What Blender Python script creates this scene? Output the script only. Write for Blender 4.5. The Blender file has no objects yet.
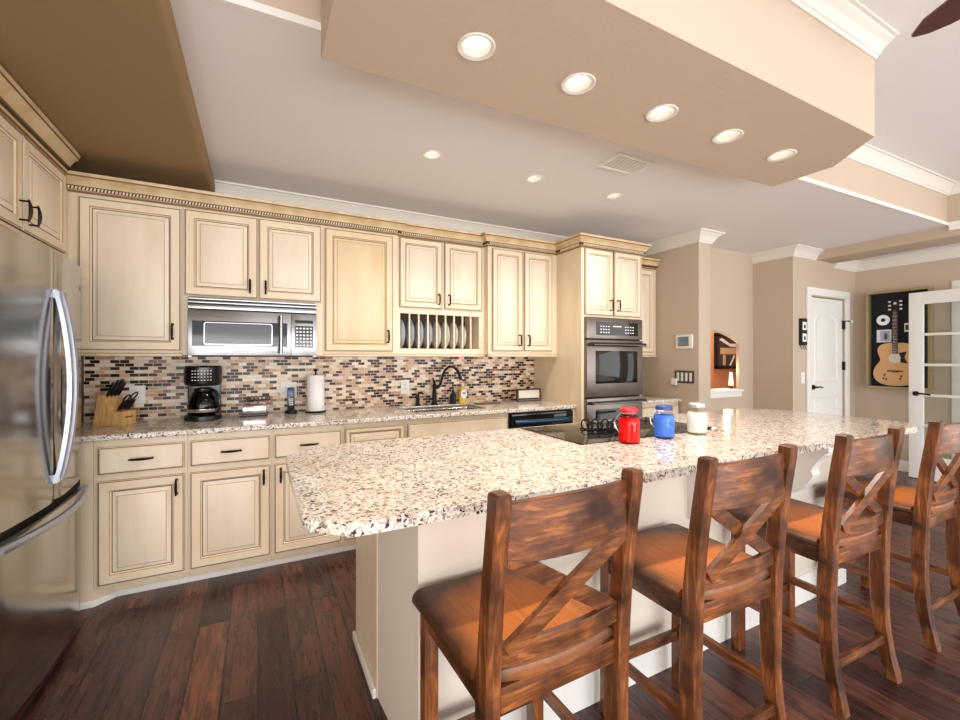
import bpy, bmesh, math, random
from mathutils import Vector, Matrix
random.seed(7)
PI = math.pi
scene = bpy.context.scene
COL = scene.collection

# ---------------------------------------------------------------- camera, world, lights, exposure
cam_d = bpy.data.cameras.new('camera'); cam = bpy.data.objects.new('camera', cam_d); COL.objects.link(cam)
cam.location = (0, 0, 1.317); cam.rotation_euler = (PI/2, 0, math.radians(-27.3))
cam_d.sensor_width = 36; cam_d.lens = 430/960*36; cam_d.shift_y = -2/960; cam_d.clip_start = .02
scene.camera = cam
w = bpy.data.worlds.new('daylight'); scene.world = w; w.use_nodes = True
bg = w.node_tree.nodes['Background']; bg.inputs[0].default_value = (.97, .975, 1, 1); bg.inputs[1].default_value = 1.5
def area(name, loc, rot, sx, sy, power, col=(1, 1, 1), spread=PI):
    d = bpy.data.lights.new(name, 'AREA'); d.shape = 'RECTANGLE'; d.size = sx; d.size_y = sy; d.energy = power; d.color = col; d.spread = spread
    o = bpy.data.objects.new(name, d); COL.objects.link(o); o.location = loc; o.rotation_euler = rot
    return o
area('window_fill_rear', (2.0, -3.9, .95), (math.radians(112), 0, 0), 6.5, 1.8, 170, (.97, .98, 1))  # unseen windows behind the camera, set low and tilted up to brighten the ceilings
area('fill_left', (-1.6, -1.3, 1.2), (math.radians(100), 0, math.radians(-78)), 2.6, 1.9, 72, (1, .98, .96))  # added fill for faces turned left; the left wall has no window
area('fill_hall', (6.3, -1.5, 1.4), (math.radians(90), 0, math.radians(65)), 2.4, 2.2, 35, (.93, .96, 1))  # added fill from the right to raise the overall brightness, no window built there
area('side_room_fill', (5.4, 3.45, 2.4), (0, 0, 0), .6, .4, 12, (1, .85, .7))  # added overhead light, brightens the orange room behind the arch
vs = scene.view_settings
vs.view_transform = 'Standard'; vs.look = 'None'; vs.gamma = 1; vs.use_curve_mapping = False; vs.exposure = 0.42

# ---------------------------------------------------------------- materials
def lin(c):
    return tuple(((x/255)/12.92 if x/255 <= .04045 else ((x/255+.055)/1.055)**2.4) for x in c) + (1,)
def mat(name, col=(200, 200, 200), rough=.5, metal=0, **kw):
    m = bpy.data.materials.new(name); m.use_nodes = True
    b = m.node_tree.nodes['Principled BSDF']
    b.inputs['Base Color'].default_value = lin(col); b.inputs['Roughness'].default_value = rough; b.inputs['Metallic'].default_value = metal
    for k, v in kw.items(): b.inputs[k.replace('_', ' ')].default_value = v
    return m
def nodes(m): return m.node_tree.nodes, m.node_tree.links, m.node_tree.nodes['Principled BSDF']
def coords(m, scale=(1, 1, 1), rot=(0, 0, 0)):
    N, L, b = nodes(m)
    tc = N.new('ShaderNodeTexCoord'); mp = N.new('ShaderNodeMapping')
    mp.inputs['Scale'].default_value = scale; mp.inputs['Rotation'].default_value = rot
    L.new(tc.outputs['Object'], mp.inputs[0]); return mp.outputs[0]
def noise(m, vec, scale, detail=3, rough=.5, dist=0):
    N, L, b = nodes(m); n = N.new('ShaderNodeTexNoise')
    n.inputs['Scale'].default_value = scale; n.inputs['Detail'].default_value = detail; n.inputs['Roughness'].default_value = rough; n.inputs['Distortion'].default_value = dist
    L.new(vec, n.inputs['Vector']); return n.outputs['Fac']
def ramp(m, fac, stops, interp='LINEAR'):
    N, L, b = nodes(m); r = N.new('ShaderNodeValToRGB'); r.color_ramp.interpolation = interp
    e = r.color_ramp.elements
    while len(e) < len(stops): e.new(.5)
    for i, (p, c) in enumerate(stops): e[i].position = p; e[i].color = lin(c)
    L.new(fac, r.inputs[0]); return r.outputs[0]
def mix(m, fac, a, b_, mode='MIX'):
    N, L, b = nodes(m); x = N.new('ShaderNodeMix'); x.data_type = 'RGBA'; x.blend_type = mode
    if hasattr(fac, 'is_output'): L.new(fac, x.inputs[0])
    else: x.inputs[0].default_value = fac
    for s, v in ((6, a), (7, b_)):
        if hasattr(v, 'is_output'): L.new(v, x.inputs[s])
        else: x.inputs[s].default_value = lin(v)
    return x.outputs[2]
def bump(m, h, strength=.3, dist=.01):
    N, L, b = nodes(m); x = N.new('ShaderNodeBump'); x.inputs['Strength'].default_value = strength; x.inputs['Distance'].default_value = dist
    L.new(h, x.inputs['Height']); L.new(x.outputs[0], b.inputs['Normal'])
def setcol(m, c): N, L, b = nodes(m); L.new(c, b.inputs['Base Color'])
def mathn(m, op, a, b_=0.0, c_=None):
    N, L, b = nodes(m); x = N.new('ShaderNodeMath'); x.operation = op
    for i, v in enumerate((a, b_, c_)):
        if v is None: continue
        if hasattr(v, 'is_output'): L.new(v, x.inputs[i])
        else: x.inputs[i].default_value = v
    return x.outputs[0]
M = {}
def paint(key, col, rough=.75, bs=.25, sc=55):
    m = mat(key, col, rough); v = coords(m); n = noise(m, v, sc, 3, .6); bump(m, n, bs, .006); M[key] = m
paint('ceiling_white', (236, 232, 230)); paint('tan_paint', (204, 184, 162), .7, .3); paint('soffit_shaded_tan', (150, 122, 84), .7, .4); paint('wall_taupe', (198, 180, 159), .75, .15, 80)  # soffit tan is darkened in its colour for shade the lights leave out
paint('pony_wall', (226, 215, 200), .75, .2, 90); paint('orange_wall', (222, 160, 120)); M['trim_white'] = mat('trim_white', (238, 236, 230), .4)
M['crown_white'] = mat('crown_white', (234, 229, 218), .45)
def wood_cream(key, a, b_):
    m = mat(key, a, .42); v = coords(m, (1, 1, .25)); n = noise(m, v, 9, 4, .6)
    setcol(m, ramp(m, n, [(.3, b_), (.62, a)])); M[key] = m
wood_cream('cream', (236, 219, 192), (228, 207, 174)); wood_cream('crown_cream', (220, 196, 156), (200, 168, 120)); wood_cream('cream_panel', (240, 225, 202), (231, 212, 184))
wood_cream('honey', (232, 208, 172), (224, 194, 152)); M['glaze'] = mat('glaze', (118, 84, 46), .5); M['glaze_light'] = mat('glaze_light', (180, 148, 98), .5); M['glaze_dark'] = mat('glaze_dark', (72, 48, 28), .6)
M['bronze'] = mat('bronze', (38, 28, 22), .38, .7); M['black_plastic'] = mat('black_plastic', (14, 14, 15), .22); M['black_matte'] = mat('black_matte', (16, 16, 16), .6)
M['black_glass'] = mat('black_glass', (10, 10, 11), .05); M['steel'] = mat('steel', (150, 149, 149), .27, 1.0)
m = M['steel']; v = coords(m, (1, 1, 90)); n = noise(m, v, 6, 2); N, L, b = nodes(m); L.new(mathn(m, 'MULTIPLY_ADD', n, .14, .17), b.inputs['Roughness'])
M['fridge_steel'] = mat('fridge_steel', (168, 164, 158), .2, 1.0)
m = M['fridge_steel']; v = coords(m, (60, 60, .6)); n = noise(m, v, 6, 2); N, L, b = nodes(m); L.new(mathn(m, 'MULTIPLY_ADD', n, .12, .1), b.inputs['Roughness'])
M['dark_steel'] = mat('dark_steel', (126, 118, 112), .28, 1.0); M['chrome'] = mat('chrome', (225, 225, 228), .12, 1.0)
M['handle_steel'] = mat('handle_steel', (176, 182, 194), .38, .8)
M['white_plastic'] = mat('white_plastic', (240, 238, 232), .4); M['paper'] = mat('paper', (240, 240, 240), .9); M['white_text'] = mat('white_text', (230, 230, 230), .5)
M['blond_wood'] = mat('blond_wood', (222, 176, 112), .45)
m = M['blond_wood']; v = coords(m, (40, 4, 4)); n = noise(m, v, 3, 3); setcol(m, ramp(m, n, [(.3, (205, 152, 90)), (.7, (232, 190, 128))]))
# window glass and jars
def glass(key, col, rough=.02, alpha=None):
    m = mat(key, col, rough); N, L, b = nodes(m)
    t = N.new('ShaderNodeBsdfTransparent'); t.inputs[0].default_value = lin(col); g = N.new('ShaderNodeBsdfGlossy'); g.inputs['Roughness'].default_value = rough
    fr = N.new('ShaderNodeFresnel'); fr.inputs[0].default_value = 1.45; mx = N.new('ShaderNodeMixShader')
    ge = N.new('ShaderNodeNewGeometry'); iv = N.new('ShaderNodeMath'); iv.operation = 'SUBTRACT'; iv.inputs[0].default_value = 1; L.new(ge.outputs['Backfacing'], iv.inputs[1])
    ml = N.new('ShaderNodeMath'); ml.operation = 'MULTIPLY'; L.new(fr.outputs[0], ml.inputs[0]); L.new(iv.outputs[0], ml.inputs[1]); L.new(ml.outputs[0], mx.inputs[0]); L.new(t.outputs[0], mx.inputs[1]); L.new(g.outputs[0], mx.inputs[2]); L.new(mx.outputs[0], N['Material Output'].inputs[0]); M[key] = m
glass('pane_glass', (245, 248, 247)); glass('clear_jar', (250, 252, 251)); glass('red_jar', (255, 150, 150)); glass('blue_jar', (215, 225, 252)); glass('carafe_glass', (70, 70, 72))
M['red_wax'] = mat('red_wax', (222, 38, 34), .25); M['blue_wax'] = mat('blue_wax', (96, 156, 232), .25); M['white_wax'] = mat('white_wax', (240, 238, 232), .3)
M['red_lid'] = mat('red_lid', (200, 40, 45), .25); M['blue_lid'] = mat('blue_lid', (45, 72, 140), .25); M['grey_lid'] = mat('grey_lid', (190, 196, 194), .25, .4)
# emitters
def emit(key, col, s):
    m = mat(key, col); N, L, b = nodes(m); b.inputs['Emission Color'].default_value = lin(col); b.inputs['Emission Strength'].default_value = s; M[key] = m
emit('bulb', (255, 248, 236), 6); emit('lamp_glow', (255, 226, 180), 3); emit('lcd', (70, 110, 150), .25)
M['baffle_grey'] = mat('baffle_grey', (165, 156, 146), .5)
# granite
def granite(key):
    m = mat(key, (220, 210, 190), .12); v = coords(m); N, L, b = nodes(m)
    dn = N.new('ShaderNodeTexNoise'); dn.inputs['Scale'].default_value = 45; L.new(v, dn.inputs['Vector'])
    add = N.new('ShaderNodeVectorMath'); add.operation = 'MULTIPLY_ADD'; L.new(dn.outputs['Color'], add.inputs[0]); add.inputs[1].default_value = (.03, .03, .03); L.new(v, add.inputs[2])
    vv = add.outputs[0]
    base = ramp(m, noise(m, v, 14, 4, .6), [(.32, (204, 192, 176)), (.5, (226, 218, 208)), (.68, (238, 235, 230))])
    def cells(scale, stops):
        vo = N.new('ShaderNodeTexVoronoi'); vo.inputs['Scale'].default_value = scale; L.new(vv, vo.inputs['Vector'])
        s = N.new('ShaderNodeSeparateColor'); L.new(vo.outputs['Color'], s.inputs[0])
        return s.outputs[0], s.outputs[1], vo.outputs['Distance']
    r1, g1, d1 = cells(125, None)
    c1 = ramp(m, r1, [(0, (118, 100, 84)), (.09, (176, 154, 130)), (.24, (208, 194, 174)), (.48, (236, 231, 224))], 'CONSTANT')
    col = mix(m, .62, base, c1)
    r2, g2, d2 = cells(150, None)
    f = mathn(m, 'LESS_THAN', r2, .09); col = mix(m, f, col, (58, 46, 40))
    r3, g3, d3 = cells(80, None)
    f = mathn(m, 'MULTIPLY', mathn(m, 'LESS_THAN', g3, .05), .8); col = mix(m, f, col, (120, 98, 78))
    setcol(m, col); M[key] = m
granite('granite')
# mosaic backsplash, bricks laid in the x-z plane
m = mat('mosaic', (200, 180, 150), .3, 0, Specular_IOR_Level=.3); N, L, b = nodes(m)
tc = N.new('ShaderNodeTexCoord'); sx = N.new('ShaderNodeSeparateXYZ'); cx = N.new('ShaderNodeCombineXYZ')
L.new(tc.outputs['Object'], sx.inputs[0]); L.new(sx.outputs[0], cx.inputs[0]); L.new(sx.outputs[2], cx.inputs[1])
def brick(m, vec, bw, rh, mortar, sm=.1, off=.5):
    N, L, b = nodes(m); br = N.new('ShaderNodeTexBrick'); L.new(vec, br.inputs['Vector'])
    br.inputs['Scale'].default_value = 1; br.inputs['Brick Width'].default_value = bw; br.inputs['Row Height'].default_value = rh
    br.inputs['Mortar Size'].default_value = mortar; br.inputs['Mortar Smooth'].default_value = sm; br.offset = off; br.inputs['Bias'].default_value = 0
    br.inputs['Color1'].default_value = (0, 0, 0, 1); br.inputs['Color2'].default_value = (1, 1, 1, 1); br.inputs['Mortar'].default_value = (.5, .5, .5, 1)
    return br
br = brick(m, cx.outputs[0], .050, .0225, .0016)
tone = ramp(m, br.outputs['Color'], [(0, (34, 14, 8)), (.18, (74, 34, 22)), (.3, (200, 160, 128)), (.42, (232, 212, 186)), (.58, (214, 178, 152)), (.72, (240, 226, 208)), (.9, (150, 104, 80))], 'CONSTANT')
setcol(m, mix(m, br.outputs['Fac'], tone, (222, 208, 186))); bump(m, mathn(m, 'SUBTRACT', 1.0, br.outputs['Fac']), .4, .002); M['mosaic'] = m
# hand-scraped dark plank floor, boards running along y
m = mat('plank_floor', (70, 45, 35), .3); N, L, b = nodes(m)
tc = N.new('ShaderNodeTexCoord'); sx = N.new('ShaderNodeSeparateXYZ'); cx = N.new('ShaderNodeCombineXYZ')
L.new(tc.outputs['Object'], sx.inputs[0]); L.new(sx.outputs[1], cx.inputs[0]); L.new(sx.outputs[0], cx.inputs[1])
br = brick(m, cx.outputs[0], .95, .128, .0032, .2, .37)
tone = ramp(m, br.outputs['Color'], [(0, (54, 36, 38)), (.25, (104, 62, 56)), (.45, (70, 46, 48)), (.66, (124, 76, 62)), (.82, (88, 56, 54)), (1, (142, 88, 68))])
gv = N.new('ShaderNodeVectorMath'); gv.operation = 'MULTIPLY_ADD'; L.new(br.outputs['Color'], gv.inputs[0]); gv.inputs[1].default_value = (7, 3, 5)
mp = N.new('ShaderNodeMapping'); mp.inputs['Scale'].default_value = (3.2, 30, 1); L.new(cx.outputs[0], mp.inputs[0]); L.new(mp.outputs[0], gv.inputs[2])
g1 = noise(m, gv.outputs[0], 1.5, 6, .62, .7)
tone = mix(m, .75, tone, ramp(m, g1, [(.33, (60, 50, 48)), (.48, (180, 172, 168)), (.62, (255, 245, 235))]), 'MULTIPLY')
mp2 = N.new('ShaderNodeMapping'); mp2.inputs['Scale'].default_value = (1.5, 5, 1); L.new(cx.outputs[0], mp2.inputs[0])
g2 = noise(m, mp2.outputs[0], 2.2, 3, .6); tone = mix(m, mathn(m, 'MULTIPLY', mathn(m, 'GREATER_THAN', g2, .62), .25), tone, (128, 80, 58))
setcol(m, mix(m, br.outputs['Fac'], tone, (22, 15, 13)))
h = mathn(m, 'ADD', mathn(m, 'MULTIPLY', g1, .5), mathn(m, 'MULTIPLY', br.outputs['Fac'], -1.5)); bump(m, h, .5, .004)
L.new(mathn(m, 'MULTIPLY_ADD', g1, .25, .16), b.inputs['Roughness']); M['plank_floor'] = m
# stool timber: grain direction per axis
def timber(key, scale, a, b_, c_, seat=False):
    m = mat(key, b_, .3); v = coords(m, scale); n = noise(m, v, 5, 5, .65, .6)
    v2 = coords(m); n2 = noise(m, v2, 7, 3, .6)
    col = ramp(m, n, [(.2, a), (.5, b_), (.8, c_)])
    col = mix(m, mathn(m, 'MULTIPLY', mathn(m, 'SUBTRACT', n2, .40), 3.4), col, (52, 29, 18)) if not seat else col
    if seat:   # burnished rim, centre of the seat at local (0, 0)
        N, L, b = nodes(m); s = N.new('ShaderNodeSeparateXYZ'); L.new(v2, s.inputs[0])
        ex = mathn(m, 'POWER', mathn(m, 'ABSOLUTE', mathn(m, 'MULTIPLY', s.outputs[0], 4.8)), 3.0)
        ey = mathn(m, 'ADD', mathn(m, 'POWER', mathn(m, 'MAXIMUM', mathn(m, 'MULTIPLY', s.outputs[1], 5.2), 0.0), 1.9), mathn(m, 'MULTIPLY', mathn(m, 'LESS_THAN', s.outputs[1], -.19), .8))
        e = mathn(m, 'ADD', mathn(m, 'MULTIPLY', ex, .8), mathn(m, 'MULTIPLY', ey, .9)); e = mathn(m, 'MINIMUM', mathn(m, 'MULTIPLY', e, mathn(m, 'ADD', n2, .45)), .93)
        col = mix(m, e, col, (40, 26, 19))
    setcol(m, col); bump(m, n, .12, .003); M[key] = m
    if seat: m.node_tree.nodes['Principled BSDF'].inputs['Roughness'].default_value = .42
A, B, Cc = (44, 25, 15), (122, 70, 37), (198, 126, 70)
timber('timber_z', (14, 14, 1.2), A, B, Cc); timber('timber_x', (1.2, 14, 14), A, B, Cc); timber('timber_y', (14, 1.2, 14), A, B, Cc)
timber('timber_seat', (14, 1.6, 14), (196, 98, 26), (216, 120, 36), (230, 142, 54), True)

# ---------------------------------------------------------------- mesh helper
class MB:
    def __init__(s): s.bm = bmesh.new(); s.mats = []
    def mi(s, name):
        if name not in s.mats: s.mats.append(name)
        return s.mats.index(name)
    def box(s, x0, x1, y0, y1, z0, z1, m, bev=0):
        r = bmesh.ops.create_cube(s.bm, size=1)
        vs_ = r['verts']
        for v in vs_: v.co = Vector(((x0+x1)/2+v.co.x*(x1-x0), (y0+y1)/2+v.co.y*(y1-y0), (z0+z1)/2+v.co.z*(z1-z0)))
        fs = list({f for v in vs_ for f in v.link_faces}); k = s.mi(m)
        for f in fs: f.material_index = k
        if bev:
            es = list({e for v in vs_ for e in v.link_edges})
            bmesh.ops.bevel(s.bm, geom=es, offset=bev, segments=2, profile=.6, affect='EDGES', clamp_overlap=True)
        return s
    def loft(s, loops, m, cap=True, closed=True):
        vl = [[s.bm.verts.new(p) for p in lp] for lp in loops]; ms = m if isinstance(m, (list, tuple)) else None
        n = len(vl[0])
        for i in range(len(vl)-1):
            for j in range(n if closed else n-1):
                try: f = s.bm.faces.new((vl[i][j], vl[i][(j+1) % n], vl[i+1][(j+1) % n], vl[i+1][j]))
                except ValueError: continue
                f.material_index = s.mi(ms[j % len(ms)] if ms else m)
        if cap and closed:
            for lp in (vl[0][::-1], vl[-1]):
                try: s.bm.faces.new(lp).material_index = s.mi(ms[0] if ms else m)
                except ValueError: pass
        return s
    def rloft(s, loops, mats_per_ring, capmat=None, backcap=None):
        vl = [[s.bm.verts.new(p) for p in lp] for lp in loops]; n = len(vl[0])
        for i in range(len(vl)-1):
            for j in range(n):
                s.bm.faces.new((vl[i][j], vl[i][(j+1) % n], vl[i+1][(j+1) % n], vl[i+1][j])).material_index = s.mi(mats_per_ring[i])
        if capmat: s.bm.faces.new(vl[-1]).material_index = s.mi(capmat)
        if backcap: s.bm.faces.new(vl[0][::-1]).material_index = s.mi(backcap)
        return s
    def cyl(s, p0, p1, r0, m, r1=None, n=16):
        r1 = r0 if r1 is None else r1; p0, p1 = Vector(p0), Vector(p1); d = (p1-p0).normalized()
        a = d.orthogonal().normalized(); b = d.cross(a)
        return s.loft([[p+(a*math.cos(t)+b*math.sin(t))*r for t in [2*PI*i/n for i in range(n)]] for p, r in ((p0, r0), (p1, r1))], m)
    def tube(s, pts, r, m, n=8, ry=None):
        pts = [Vector(p) for p in pts]; loops = []; up = None
        for i, p in enumerate(pts):
            d = (pts[min(i+1, len(pts)-1)]-pts[max(i-1, 0)]).normalized()
            if up is None: up = d.orthogonal().normalized()
            a = (up-d*up.dot(d)).normalized(); up = a; b = d.cross(a)
            rr = r[i] if isinstance(r, (list, tuple)) else r
            loops.append([p+a*math.cos(t)*rr+b*math.sin(t)*rr for t in [2*PI*k/n for k in range(n)]])
        return s.loft(loops, m)
    def lathe(s, c, prof, m, n=28, axis='z', cap=True):
        c = Vector(c); loops = []
        for r, h in prof:
            lp = []
            for k in range(n):
                t = 2*PI*k/n; x, y = r*math.cos(t), r*math.sin(t)
                lp.append(c+(Vector((x, y, h)) if axis == 'z' else Vector((h, x, y)) if axis == 'x' else Vector((x, h, y))))
            loops.append(lp)
        ms = m if isinstance(m, (list, tuple)) else [m]*len(prof)
        return s.rloft(loops, ms, ms[-1] if cap else None, ms[0] if cap else None)
    def prism(s, poly, z0, z1, m, bev=0, seg=3):
        vb = [s.bm.verts.new((x, y, z0)) for x, y in poly]; vt = [s.bm.verts.new((x, y, z1)) for x, y in poly]; n = len(poly); k = s.mi(m)
        fs = [s.bm.faces.new(vb[::-1]), s.bm.faces.new(vt)]
        for i in range(n): fs.append(s.bm.faces.new((vb[i], vb[(i+1) % n], vt[(i+1) % n], vt[i])))
        for f in fs: f.material_index = k
        if bev:
            es = [e for f in fs[:2] for e in f.edges]
            bmesh.ops.bevel(s.bm, geom=es, offset=bev, segments=seg, profile=.5, affect='EDGES', clamp_overlap=True)
        return s
    def extrude_xz(s, poly, y0, y1, m):
        return s.loft([[(x, y0, z) for x, z in poly], [(x, y1, z) for x, z in poly]], m)
    def extrude_yz(s, poly, x0, x1, m):
        return s.loft([[(x0, y, z) for y, z in poly], [(x1, y, z) for y, z in poly]], m)
    def sweep(s, prof, path, m):
        """profile (out, z) swept on a plan path; out is to the right of travel; m: one name or one per profile edge"""
        P = [Vector((x, y)) for x, y in path]; loops = []
        for i, p in enumerate(P):
            d0 = (P[i]-P[i-1]).normalized() if i else None; d1 = (P[i+1]-P[i]).normalized() if i < len(P)-1 else None
            if d0 is None: d0 = d1
            if d1 is None: d1 = d0
            n0, n1 = Vector((d0.y, -d0.x)), Vector((d1.y, -d1.x)); nn = (n0+n1); nn = nn/ max(nn.dot(n0), .2) if nn.length > 1e-6 else n0
            loops.append([(p.x+nn.x*o, p.y+nn.y*o, z) for o, z in prof])
        return s.loft(loops, m)
    def build(s, name, parent=None, origin=None, label=None, smooth=30, keep=False):
        bm = s.bm; bmesh.ops.recalc_face_normals(bm, faces=bm.faces)
        me = bpy.data.meshes.new(name)
        off = Vector((0, 0, 0))
        if origin is not None: off = Vector(origin)
        elif parent is not None and not keep:
            r = parent; off = Vector(r.get('_o', (0, 0, 0)))
        bmesh.ops.translate(bm, vec=-off, verts=bm.verts); bm.to_mesh(me); bm.free()
        for k in s.mats: me.materials.append(M[k])
        if smooth:
            me.shade_smooth(); me.set_sharp_from_angle(angle=math.radians(smooth))
        o = bpy.data.objects.new(name, me); COL.objects.link(o)
        if parent is not None: o.parent = parent; o['_o'] = tuple(off)
        else: o.location = off; o['_o'] = tuple(off)
        if label: o['label'] = label
        return o
ROOTS = []
def tag(o, label, cat, group=None, kind=None):
    o['label'] = label; o['category'] = cat
    if group: o['group'] = group
    if kind: o['kind'] = kind
    return o
def thing(name, label, cat, loc=(0, 0, 0), group=None):
    o = bpy.data.objects.new(name, None); COL.objects.link(o); o.location = loc; o['_o'] = tuple(loc); o.empty_display_size = .05
    return tag(o, label, cat, group)
def struct(name, mb, **k):
    o = mb.build(name, **k); o['kind'] = 'structure'; return o
def solo(name, mb, label, cat, origin, group=None, **k):
    return tag(mb.build(name, origin=origin, **k), label, cat, group)
def copy_tree(o, parent=None):
    c = o.copy(); COL.objects.link(c)
    if parent: c.parent = parent
    for ch in [x for x in bpy.data.objects if x.parent == o]: copy_tree(ch, c)
    return c

# ---------------------------------------------------------------- dimensions
WY = 3.57                    # back wall
LX = -1.74                   # left wall
LOW, HIGH, BOXZ = 2.55, 2.925, 2.44
def E(x): return 1.735-.0285*x
EDGE = 1.69                  # front edge of the low ceiling
RX = 6.67                    # far right wall
NY = -4.1

# ---------------------------------------------------------------- structure
struct('floor', MB().box(LX-.1, RX+.1, NY, 5.0, -.05, 0, 'plank_floor'))
struct('wall_back', MB().box(LX-.1, 3.81, WY, WY+.12, 0, LOW, 'wall_taupe'))
struct('wall_left', MB().box(LX-.1, LX, NY, WY, 0, HIGH, 'wall_taupe'))
struct('wall_partition', MB().box(3.81, 3.99, 2.74, WY+.12, 0, LOW, 'wall_taupe', .008))
# hall wall with arched pass-through
def arch_wall():
    mb = MB(); y0, y1 = 3.07, 3.105; xa, xb, zs, zsp, zt = 4.02, 4.985, .93, 1.47, 1.66
    mb.box(3.99, 5.26, y0, y1, 0, zs, 'wall_taupe'); mb.box(xb, 5.26, y0, y1, zs, LOW, 'wall_taupe'); mb.box(3.99, xa, y0, y1, zs, LOW, 'wall_taupe')
    n = 20; pts = [(xb+(xa-xb)*i/n, 1.627-.38*((xb+(xa-xb)*i/n)-4.4)**2) for i in range(n+1)]
    for i in range(n):
        (xr, zr), (xl, zl) = pts[i], pts[i+1]
        mb.loft([[(xr, y0, zr), (xl, y0, zl), (xl, y0, LOW), (xr, y0, LOW)], [(xr, y1, zr), (xl, y1, zl), (xl, y1, LOW), (xr, y1, LOW)]], 'wall_taupe')
    bmesh.ops.remove_doubles(mb.bm, verts=mb.bm.verts, dist=1e-5)
    return mb
struct('wall_hall', arch_wall(), smooth=0)
struct('trim_1', MB().box(4.03, 5.0, 3.02, 3.25, .932, .955, 'trim_white', .004).box(4.03, 4.99, 3.04, 3.068, .87, .93, 'trim_white', .004))
struct('wall_hall_side', MB().box(5.26, 5.38, 2.7605, 3.19, 0, LOW, 'wall_taupe'))
struct('wall_far', MB().box(3.99, 6.9, 3.8, 3.9, 0, LOW, 'orange_wall'))
struct('wall_far_side', MB().box(6.8, 6.9, 2.9, 3.8, 0, LOW, 'orange_wall'))
# wall with the white door
struct('wall_hall_end', MB().box(5.26, 5.6, 2.64, 2.76, 0, LOW, 'wall_taupe').box(6.4, RX, 2.64, 2.76, 0, LOW, 'wall_taupe').box(5.6, 6.4, 2.64, 2.76, 2.03, LOW, 'wall_taupe'))
mb = MB().box(RX, RX+.12, 1.69, 2.76, 0, HIGH, 'wall_taupe').box(RX, RX+.12, .05, 1.69, 2.05, HIGH, 'wall_taupe').box(RX, RX+.12, NY, .05, 0, HIGH, 'wall_taupe')
struct('wall_right', mb)
struct('floor_side_room', MB().box(RX+.1, RX+1.5, -.2, 1.9, -.05, 0, 'plank_floor'))
struct('wall_side_room', MB().box(RX+1.4, RX+1.5, -.2, 1.9, 0, 2.4, 'wall_taupe'))

# recess cutting for the ceiling lamps
def cut_holes(o, holes, r, z0, z1):
    mb = MB()
    for x, y in holes: mb.cyl((x, y, z0), (x, y, z1), r, 'ceiling_white', n=32)
    c = mb.build('cut'); md = o.modifiers.new('b', 'BOOLEAN'); md.object = c; md.operation = 'DIFFERENCE'; md.solver = 'EXACT'
    dg = bpy.context.evaluated_depsgraph_get(); me = bpy.data.meshes.new_from_object(o.evaluated_get(dg)); o.modifiers.clear(); o.data = me
    bpy.data.objects.remove(c)
BOXL = [(.70, 1.385), (1.165, 1.38), (1.645, 1.37), (2.113, 1.36), (2.576, 1.35)]
LOWL = [(.94, 2.455), (1.69, 2.46), (2.41, 2.44)]
o = struct('ceiling', MB().prism([(LX, E(LX)), (5.78, E(5.78)), (5.78, 4.5), (LX, 4.5)], LOW, LOW+.3, 'ceiling_white'), smooth=0); cut_holes(o, LOWL, .052, LOW-.1, LOW+.09)
struct('ceiling_hall', MB().box(6.12, RX+.12, .0, 4.5, 2.5, 2.6, 'ceiling_white').box(5.78, 6.9, 2.66, 4.5, LOW, 2.6, 'ceiling_white'))
struct('ceiling_high', MB().box(LX, RX+.12, NY, EDGE+.1, HIGH, HIGH+.1, 'ceiling_white'))
struct('wall_tray_riser', MB().prism([(-.27, E(-.27)-.005), (5.72, E(5.72)-.005), (5.72, E(5.72)+.1), (-.27, E(-.27)+.1)], LOW+.0275, HIGH, 'tan_paint'))
struct('trim_2', MB().prism([(-.27, E(-.27)-.02), (5.7, E(5.7)-.02), (5.72, E(5.72)-.0005), (-.27, E(-.27)-.0005)], LOW-.002, LOW+.0275, 'trim_white').box(5.70, 5.7195, NY, E(5.72)-.02, LOW-.05, LOW+.0275, 'trim_white'))
# ceiling beam on the right and the soffit above the refrigerator
struct('trim_beam', MB().box(5.72, 6.12, NY, 2.64, BOXZ+.007, HIGH, 'tan_paint', .004))
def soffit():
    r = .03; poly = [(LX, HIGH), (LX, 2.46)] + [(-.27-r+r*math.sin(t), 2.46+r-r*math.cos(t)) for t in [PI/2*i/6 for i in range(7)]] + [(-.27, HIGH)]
    return MB().extrude_xz(poly, NY, WY, 'soffit_shaded_tan')
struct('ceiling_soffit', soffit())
# hanging light box over the island
XB0, XB1, YB0 = .21, 3.0, 1.02
box_poly = [(XB0+.29, YB0), (XB1-.222, YB0), (XB1, YB0+.27), (XB1, E(XB1)-.0205), (XB0, E(XB0)-.0205), (XB0, YB0+.27)]
o = struct('ceiling_light_box', MB().prism(box_poly, BOXZ, HIGH, 'tan_paint'), smooth=0); cut_holes(o, BOXL, .058, BOXZ-.1, BOXZ+.09)

# white crown mouldings
CR = [(0, -.105), (.008, -.105), (.012, -.09), (.02, -.085), (.032, -.062), (.05, -.035), (.068, -.022), (.074, -.014), (.09, -.012), (.09, 0), (0, 0)]
def crown(name, path, z, s=1.0, mt='crown_white'): return struct(name, MB().sweep([(a*s, z+b*s) for a, b in CR], path, mt))
crown('trim_3', [(-.268, WY-.001), (3.809, WY-.001), (3.809, 2.739), (3.991, 2.739), (3.991, 3.069)], LOW-.001)
crown('trim_4', [(5.259, 3.069), (5.259, 2.639), (6.0, 2.639)], LOW-.001)
crown('trim_5', [(6.13, 2.639), (RX-.001, 2.639), (RX-.001, .0)], 2.5)
crown('trim_6', [(-.27, E(-.27)-.006), (XB0-.001, E(XB0)-.006), (XB0-.001, YB0+.27), (XB0+.29, YB0-.001), (XB1-.222, YB0-.001), (XB1+.001, YB0+.27), (XB1+.001, E(XB1)-.006), (5.719, E(5.72)-.006), (5.719, NY)], HIGH-.001, .9)
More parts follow.
